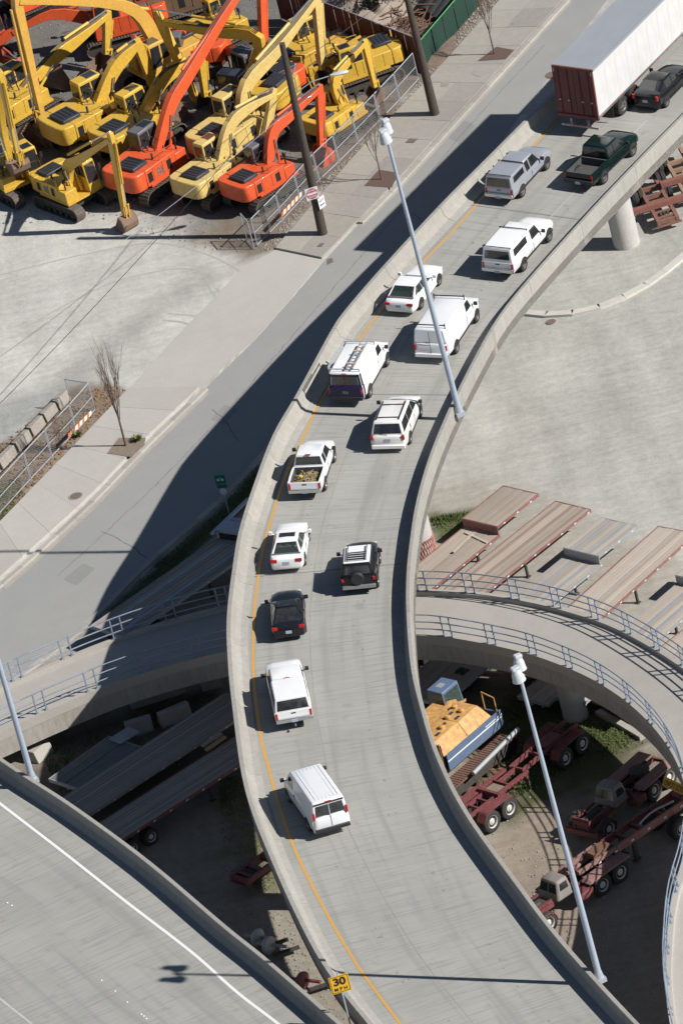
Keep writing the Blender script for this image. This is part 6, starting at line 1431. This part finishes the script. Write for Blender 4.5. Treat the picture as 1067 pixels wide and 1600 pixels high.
# ---- concrete blocks by the left fence
cbm=mat('old_concrete_blocks',(.27,.245,.21),.9,var=[(1.5,(.18,.155,.13),.8,2.2),(6,(.42,.39,.35),.5,2.4)],bump=.5)
cpts=[(-30,762),(-2,735),(24,708),(47,684),(68,662),(88,642),(106,622)]
for i,(a,b_) in enumerate(zip(cpts[:-1],cpts[1:])):
    A=Vector((a[0],a[1],0)).lerp(Vector((b_[0],b_[1],0)),.06);C=Vector((a[0],a[1],0)).lerp(Vector((b_[0],b_[1],0)),.94)
    block('concrete_barrier',('grey concrete traffic block cut off by the left edge','grey concrete traffic block second from the left edge','grey concrete traffic block with black strap marks behind the fence','grey concrete traffic block near the middle of the row behind the left fence','grey concrete traffic block second from the striped board end','grey concrete traffic block at the end of the row behind the striped board')[i],(A.x,A.y),(C.x,C.y),.60,.62,0,cbm,'concrete barrier','concrete traffic blocks behind the left fence')
# ---- bare trees
m_bark=mat('grey_bark',(.13,.10,.085),.9,var=[(8,(.07,.05,.045),.7,2.2)])
m_twig=mat('pinkish_twigs',(.20,.135,.115),.9,var=[(3,(.12,.08,.07),.7,2.2)])
def bare_tree(label,u,v,h,spread,seed,n=7,fork=.35,z0=.16):
    rnd=random.Random(seed); o=P(u,v,z0); t=thing('bare_tree',label,'tree',o,group=None)
    tr=MB(); br=MB(); tw=MB()
    top=Vector((rnd.uniform(-.1,.1),rnd.uniform(-.1,.1),h*fork)); tr.tube((0,0,-.1),top,.06*h/5,.04*h/5,9)
    def grow(p,d,l,r,lev):
        q=p+d*l; mid=(p+q)/2+Vector((rnd.uniform(-.05,.05),rnd.uniform(-.05,.05),0))*l
        tgt=tw if lev>=2 else br
        tgt.tube(p,mid,r,r*.85,5,False); tgt.tube(mid,q,r*.85,r*.65,5,False)
        if lev<3:
            for k in range(3 if lev else 3):
                s=rnd.uniform(.35,1); pp=p.lerp(q,s); dd=(d+Vector((rnd.uniform(-1,1),rnd.uniform(-1,1),rnd.uniform(-.1,.6)))*spread*1.3).normalized(); dd.z=abs(dd.z)+.25; dd.normalize()
                grow(pp,dd,l*rnd.uniform(.45,.75),r*.55,lev+1)
    for k in range(n):
        a=k*6.28/n+rnd.uniform(-.4,.4); s=spread*rnd.uniform(.4,1); d=Vector((math.cos(a)*s,math.sin(a)*s,1)).normalized()
        grow(Vector((0,0,h*fork*rnd.uniform(.75,1))),d,h*(1-fork)*rnd.uniform(.45,.75),.02*h/5,0)
    tr.obj('trunk',m_bark,t,smooth=50); br.obj('limbs',m_bark,t); o2=tw.obj('twigs',m_twig,t); o2['kind']='stuff'; return t
bare_tree('young bare tree with upright pinkish twigs in the sidewalk pit beside the left fence',197,696,6.2,.20,11,8,.32)
bare_tree('small bare tree in a square mulch pit beyond the second utility cover',596,280,3.9,.32,5,6,.38)
bare_tree('bare tree in a mulch pit beside the green fence',772,84,4.2,.30,9,7,.42)
# plant in the first pit
B=MB(); rnd=random.Random(4)
for _ in range(120):
    a=rnd.uniform(0,6.28); l=rnd.uniform(.15,.4); p=Vector((0,0,0)); e=Vector((math.cos(a)*l,math.sin(a)*l,rnd.uniform(.1,.35))); n=Vector((-math.sin(a),math.cos(a),0))*.04; B.add([p,e*.5-n,e,e*.5+n],[(0,1,2,3)])
o=B.obj('leafy_plant',mat('yellow_green_leaves',(.13,.16,.03),.8)); o.location=P(215,688,.17); tag(o,'small green plant in the tree pit at the foot of the left bare tree','plant')
o=B.obj('leafy_plant',bpy.data.materials['yellow_green_leaves']); o.location=P(121,682,.02); tag(o,'small yellow green plant at the foot of the left wire fence','plant')
# ---- overhead wires
def wire(label,a,za,b_,zb,r=.022,sag=.5,m=None):
    A=P(*a,za);B_=P(*b_,zb); pts=[A.lerp(B_,i/20)-Vector((0,0,sag*4*(i/20)*(1-i/20))) for i in range(21)]
    o=MB().path(pts,r,5).obj('overhead_wire',m or m_hose); tag(o,label,'wire','overhead wires strung from the utility pole'); return o
wire('black overhead wire crossing the pale lot towards the left edge',(449,138),9.0,(-60,690),6.0,.018,.5)
wire('pale overhead wire running beside the black one over the lot',(463,163),8.4,(-60,545),7.0,.014,.6,Mt['galv'])
wire('thin black wire running from the pole top towards the dark red fence',(448,110),9.8,(800,-180),9,.016,.6)
# ---- scrap yard at the top: rubble mound, pipes, rebar, dark tree
m_rock=mat('dusty_rubble',(.27,.22,.175),.95,var=[(1.5,(.2,.16,.13),.8,2.2),(7,(.36,.31,.26),.5,2.6)],bump=1,bscale=4)
def mound(label,u,v,rx,ry,h,seed,m,name='rubble_mound',cat='rubble'):
    import mathutils
    B=MB(); n=30; o=P(u,v); vs=[]
    for j in range(n+1):
        for i in range(n+1):
            x=(i/n*2-1);y=(j/n*2-1); r=math.hypot(x,y); nn=mathutils.noise.fractal(Vector((x*2.4+seed,y*2.4,seed)),1,2,5); hh=max(-.05,(1-r*r)*h*(1+.5*nn)+.3*nn*h*.6*(1-r)) if r<1 else -.05
            vs.append((x*rx,y*ry,hh))
    B.add(vs,[(j*(n+1)+i,j*(n+1)+i+1,(j+1)*(n+1)+i+1,(j+1)*(n+1)+i) for j in range(n) for i in range(n)])
    ob=B.obj(name,m,smooth=60); ob.location=o; return tag(ob,label,cat,kind='stuff')
mound('dusty rubble mound behind the dark red fence',560,40,3.2,4.5,1.6,2,m_rock)
mound('low dark debris heap behind the green fence',640,72,2.8,4,.9,5,mat('dark_debris',(.10,.075,.06),.95,var=[(4,(.2,.14,.1),.7,2.4)],bump=1))
for i,(u,v,a) in enumerate(((500,25,.2),(518,30,.35),(508,14,.1))):
    p=P(u,v,.3); t=thing('log',('dark log lying beside the rubble mound','short dark log nearest the rubble mound','thin dark log behind the other logs')[i],'log',p,(0,0,a)); MB().tube((-1.2,0,0),(1.2,0,.05),.28-.05*i,.24-.05*i,12).obj('trunk',Mt['dirtydark'],t); MB().tube((1.2,0,.05),(1.21,0,.05),.2-.03*i,.2-.03*i,12).obj('cut_end',m_bark,t)
rb=MB(); rnd=random.Random(8)
for _ in range(70):
    a=rnd.gauss(.5,.35); l=rnd.uniform(.6,1.5); p=Vector((rnd.uniform(-1.6,1.6),rnd.uniform(-1.8,1.8),rnd.uniform(.2,1.5))); d=Vector((math.cos(a),math.sin(a),rnd.uniform(-.5,.8)))*l/2; rb.tube(p-d,p+d,.035,.035,5)
o=rb.obj('rebar_pile',Mt['rust']); o.location=P(634,62); tag(o,'tangled heap of rusty steel rods behind the green fence','scrap steel',kind='stuff')
def pipe(label,a,z,L,r,m,ang,rib=True):
    p=P(*a,z); t=thing('corrugated_pipe',label,'pipe',p,(0,0,ang)); prof=[]; n=int(L/.14)
    for i in range(n): prof+= [(r,i*.14),(r,i*.14+.07),(r*.93,i*.14+.085),(r*.93,i*.14+.13)]
    MB().lathe(prof,'x',16,(0,0,0)).obj('pipe',m,t)
h_=math.atan2((P(757,0)-P(666,107)).y,(P(757,0)-P(666,107)).x)
for i in range(4): pipe(('black corrugated pipe nearest the green fence','second black corrugated pipe from the green fence','third black corrugated pipe from the green fence','black corrugated pipe farthest from the green fence')[i],(686-i*8,42-i*7),.45+.1*i,3.2,.4,mat('black_pipe_plastic',(.03,.03,.032),.6) if i==0 else bpy.data.materials['black_pipe_plastic'],h_+.1)
for i in range(3): pipe(('yellow corrugated pipe beside the green fence top','second yellow pipe from the green fence','yellow pipe farthest from the green fence')[i],(704-i*9,18-i*5),.5,3.2,.36,EY,h_)
# dark tree
def leafy(label,u,v,h,r,seed):
    rnd=random.Random(seed); t=thing('dark_tree',label,'tree',P(u,v)); MB().tube((0,0,0),(.2,.1,h*.6),.28,.15,10).tube((.1,0,h*.3),(-1.2,.3,h*.75),.14,.06,8).tube((.1,0,h*.4),(1.1,-.2,h*.8),.12,.05,8).obj('trunk',m_bark,t)
    cl=[(rnd.gauss(0,r*.5),rnd.gauss(0,r*.5),h*rnd.uniform(.45,1)) for _ in range(26)]; B=MB()
    for _ in range(4200):
        c=rnd.choice(cl); p=Vector((c[0]+rnd.gauss(0,r*.16),c[1]+rnd.gauss(0,r*.16),c[2]+rnd.gauss(0,r*.14))); a=Vector((rnd.uniform(-1,1),rnd.uniform(-1,1),rnd.uniform(-1,1))).normalized()*.11; b2=a.cross(Vector((rnd.uniform(-1,1),rnd.uniform(-1,1),1))).normalized()*.06; B.add([p-a,p+b2,p+a,p-b2],[(0,1,2,3)])
    o=B.obj('crown',mat('dark_evergreen',(.035,.05,.022),.8,var=[(1,(.07,.075,.035),.7,2.2)]),t); o['kind']='stuff'
leafy('dark evergreen tree behind the dark red fence at the top edge',612,20,3.6,1.7,3)
o=MB().bar(P(598,25,.4),P(622,58,.9),.55,.12).obj('broken_board',m_pl3); tag(o,'broken pale board leaning by the dark tree','board')
o=MB().hexa([P(508,62,.9),P(530,50,.9),P(560,66,.9),P(536,78,.9),P(508,62,1.3),P(530,50,1.3),P(558,64,1.3),P(536,76,1.3)]).obj('bucket_plate',EO); tag(o,'orange steel plate lying before the dark red fence','steel plate')
# orange cone-like bit
t=thing('traffic_cone','small orange traffic cone behind the corner of the red fence','cone',P(655,78)); MB().lathe([(.26,0),(.26,.04),(.16,.05),(.03,.8),(.001,.8)],'z',14).obj('cone',bpy.data.materials['barricade_orange'],t)
# tyre marks on the lot: thin dusty strips
m_mark=mat('faint_tyre_dust',(.345,.325,.29),.95,var=[(2,(.42,.40,.36),.8,2.2)])
def mark(pts,w):
    L=resample(spline([P(u,v,.0195 if u>400 else .008) for u,v in pts],8),.5); B=MB()
    for i in range(len(L)-1):
        a,b_=L[i],L[i+1]; d=(b_-a).normalized(); n=Vector((-d.y,d.x,0))*w/2; B.add([a-n,b_-n,b_+n,a+n],[(0,1,2,3)])
    o=B.obj('tyre_mark',m_mark); o['kind']='structure'
for q,w in (([(0,430),(120,400),(240,380),(330,400),(400,440)],.12),([(255,500),(300,510),(318,560),(310,600),(295,630)],.16),([(262,490),(325,500),(345,545),(330,600)],.12),([(330,455),(362,495),(368,540),(345,590)],.16),([(338,450),(371,492),(376,540),(352,592)],.12),([(60,500),(180,440),(300,420),(330,455)],.1)): mark(q,w)

# tar seams, patches and stains on street and lot (thin sheets laid on the paving)
m_tar=mat('tar_seam',(.10,.10,.10),.8,var=[(3,(.2,.2,.19),.7,2.4)])
m_patch=mat('old_asphalt_patch',(.235,.235,.228),.93,var=[(2,(.27,.27,.26),.6,2.2),(25,(.2,.2,.2),.4,2.6)],bump=.3,bscale=20)
def seam(pts,w,z,m,name='tar_seam',jit=.05):
    rnd=random.Random(int(pts[0][0])); L=resample(spline([P(u,v,z) for u,v in pts],8),.35); L=[p+Vector((rnd.uniform(-jit,jit),rnd.uniform(-jit,jit),0)) for p in L]; B=MB()
    for i in range(len(L)-1):
        a,b_=L[i],L[i+1]; d=(b_-a).normalized(); n=Vector((-d.y,d.x,0))*w*rnd.uniform(.3,.7); B.add([a-n,b_-n,b_+n,a+n],[(0,1,2,3)])
    o=B.obj(name,m); o['kind']='structure'
seam([(850,70),(730,200),(640,310),(560,405),(470,510),(400,590),(300,700),(210,790),(90,900)],.035,.0225,m_tar)
seam([(330,640),(350,655),(372,690)],.05,.0225,m_tar); seam([(160,830),(200,850),(228,872)],.05,.0225,m_tar); seam([(640,330),(665,350),(690,372)],.04,.0225,m_tar)

for q in ([(700,215),(725,188),(742,196),(718,224)],[(330,655),(352,632),(372,640),(350,664)],[(100,905),(130,880),(150,888),(120,915)]): flat('asphalt_patch',q,.0215,m_patch)
for q in ([(600,250),(606,246),(610,252),(603,256)],[(798,35),(806,28),(809,33),(801,41)],[(690,128),(704,124),(700,134),(688,136)],[(742,108),(760,112),(750,120),(738,116)]): flat('sidewalk_stain',q,.152,m_walk2)
# leaf litter and loose stones
def litter(label,poly,n,m,sz,seed,z=.02,name='leaf_litter'):
    rnd=random.Random(seed); pts=[P(u,v,0) for u,v in poly]; xs=[p.x for p in pts]; ys=[p.y for p in pts]; PL=[(p.x,p.y) for p in pts]; B=MB(); k=0
    while k<n:
        x=rnd.uniform(min(xs),max(xs)); y=rnd.uniform(min(ys),max(ys))
        if not inpoly(x,y,PL): continue
        k+=1; s=sz*rnd.uniform(.4,1.3); a=rnd.uniform(0,6.28); c=Vector((x,y,z)); e=Vector((math.cos(a)*s,math.sin(a)*s,0)); f=Vector((-e.y,e.x,0))*.7; B.add([c-e,c-f,c+e,c+f,c+Vector((0,0,s*.8))],[(0,1,4),(1,2,4),(2,3,4),(3,0,4)])
    o=B.obj(name,m); tag(o,label,'litter',kind='stuff')
litter('orange brown dead leaves strewn along the left verge and fence foot',[(204,611),(124,691),(60,757),(0,819),(-40,850),(-60,740),(0,694),(60,650),(100,620),(165,603)],1500,mat('dead_leaves',(.25,.14,.065),.9,var=[(4,(.14,.08,.04),.8,2.4)]),.09,1)
litter('pale stones and scraps scattered on the dirt strip behind the top sidewalk',[(783,-2),(674,121),(620,176),(540,260),(480,325),(431,390),(405,392),(470,320),(550,240),(630,160),(667,108),(757,0)],1200,mat('pale_stones',(.36,.32,.28),.9,var=[(4,(.2,.15,.12),.8,2.4)]),.07,2)
litter('small dark stones scattered on the gravel under the excavators',[(0,350),(180,345),(300,392),(420,395),(640,160),(500,-30),(0,-30)],2500,mat('dark_stones',(.16,.15,.14),.9,var=[(4,(.3,.29,.27),.8,2.4)]),.07,3,name='loose_stones')
litter('loose stones and debris scattered over the dirt right of the elevated road',[(700,1290),(860,1200),(1060,1300),(1040,1600),(960,1600)],380,bpy.data.materials['pale_stones'],.07,4,name='loose_stones')
litter('loose stones scattered over the sunlit dirt below the freeway gap',[(350,1190),(400,1230),(500,1480),(560,1600),(520,1600),(340,1440)],700,bpy.data.materials['dark_stones'],.07,5,name='loose_stones')
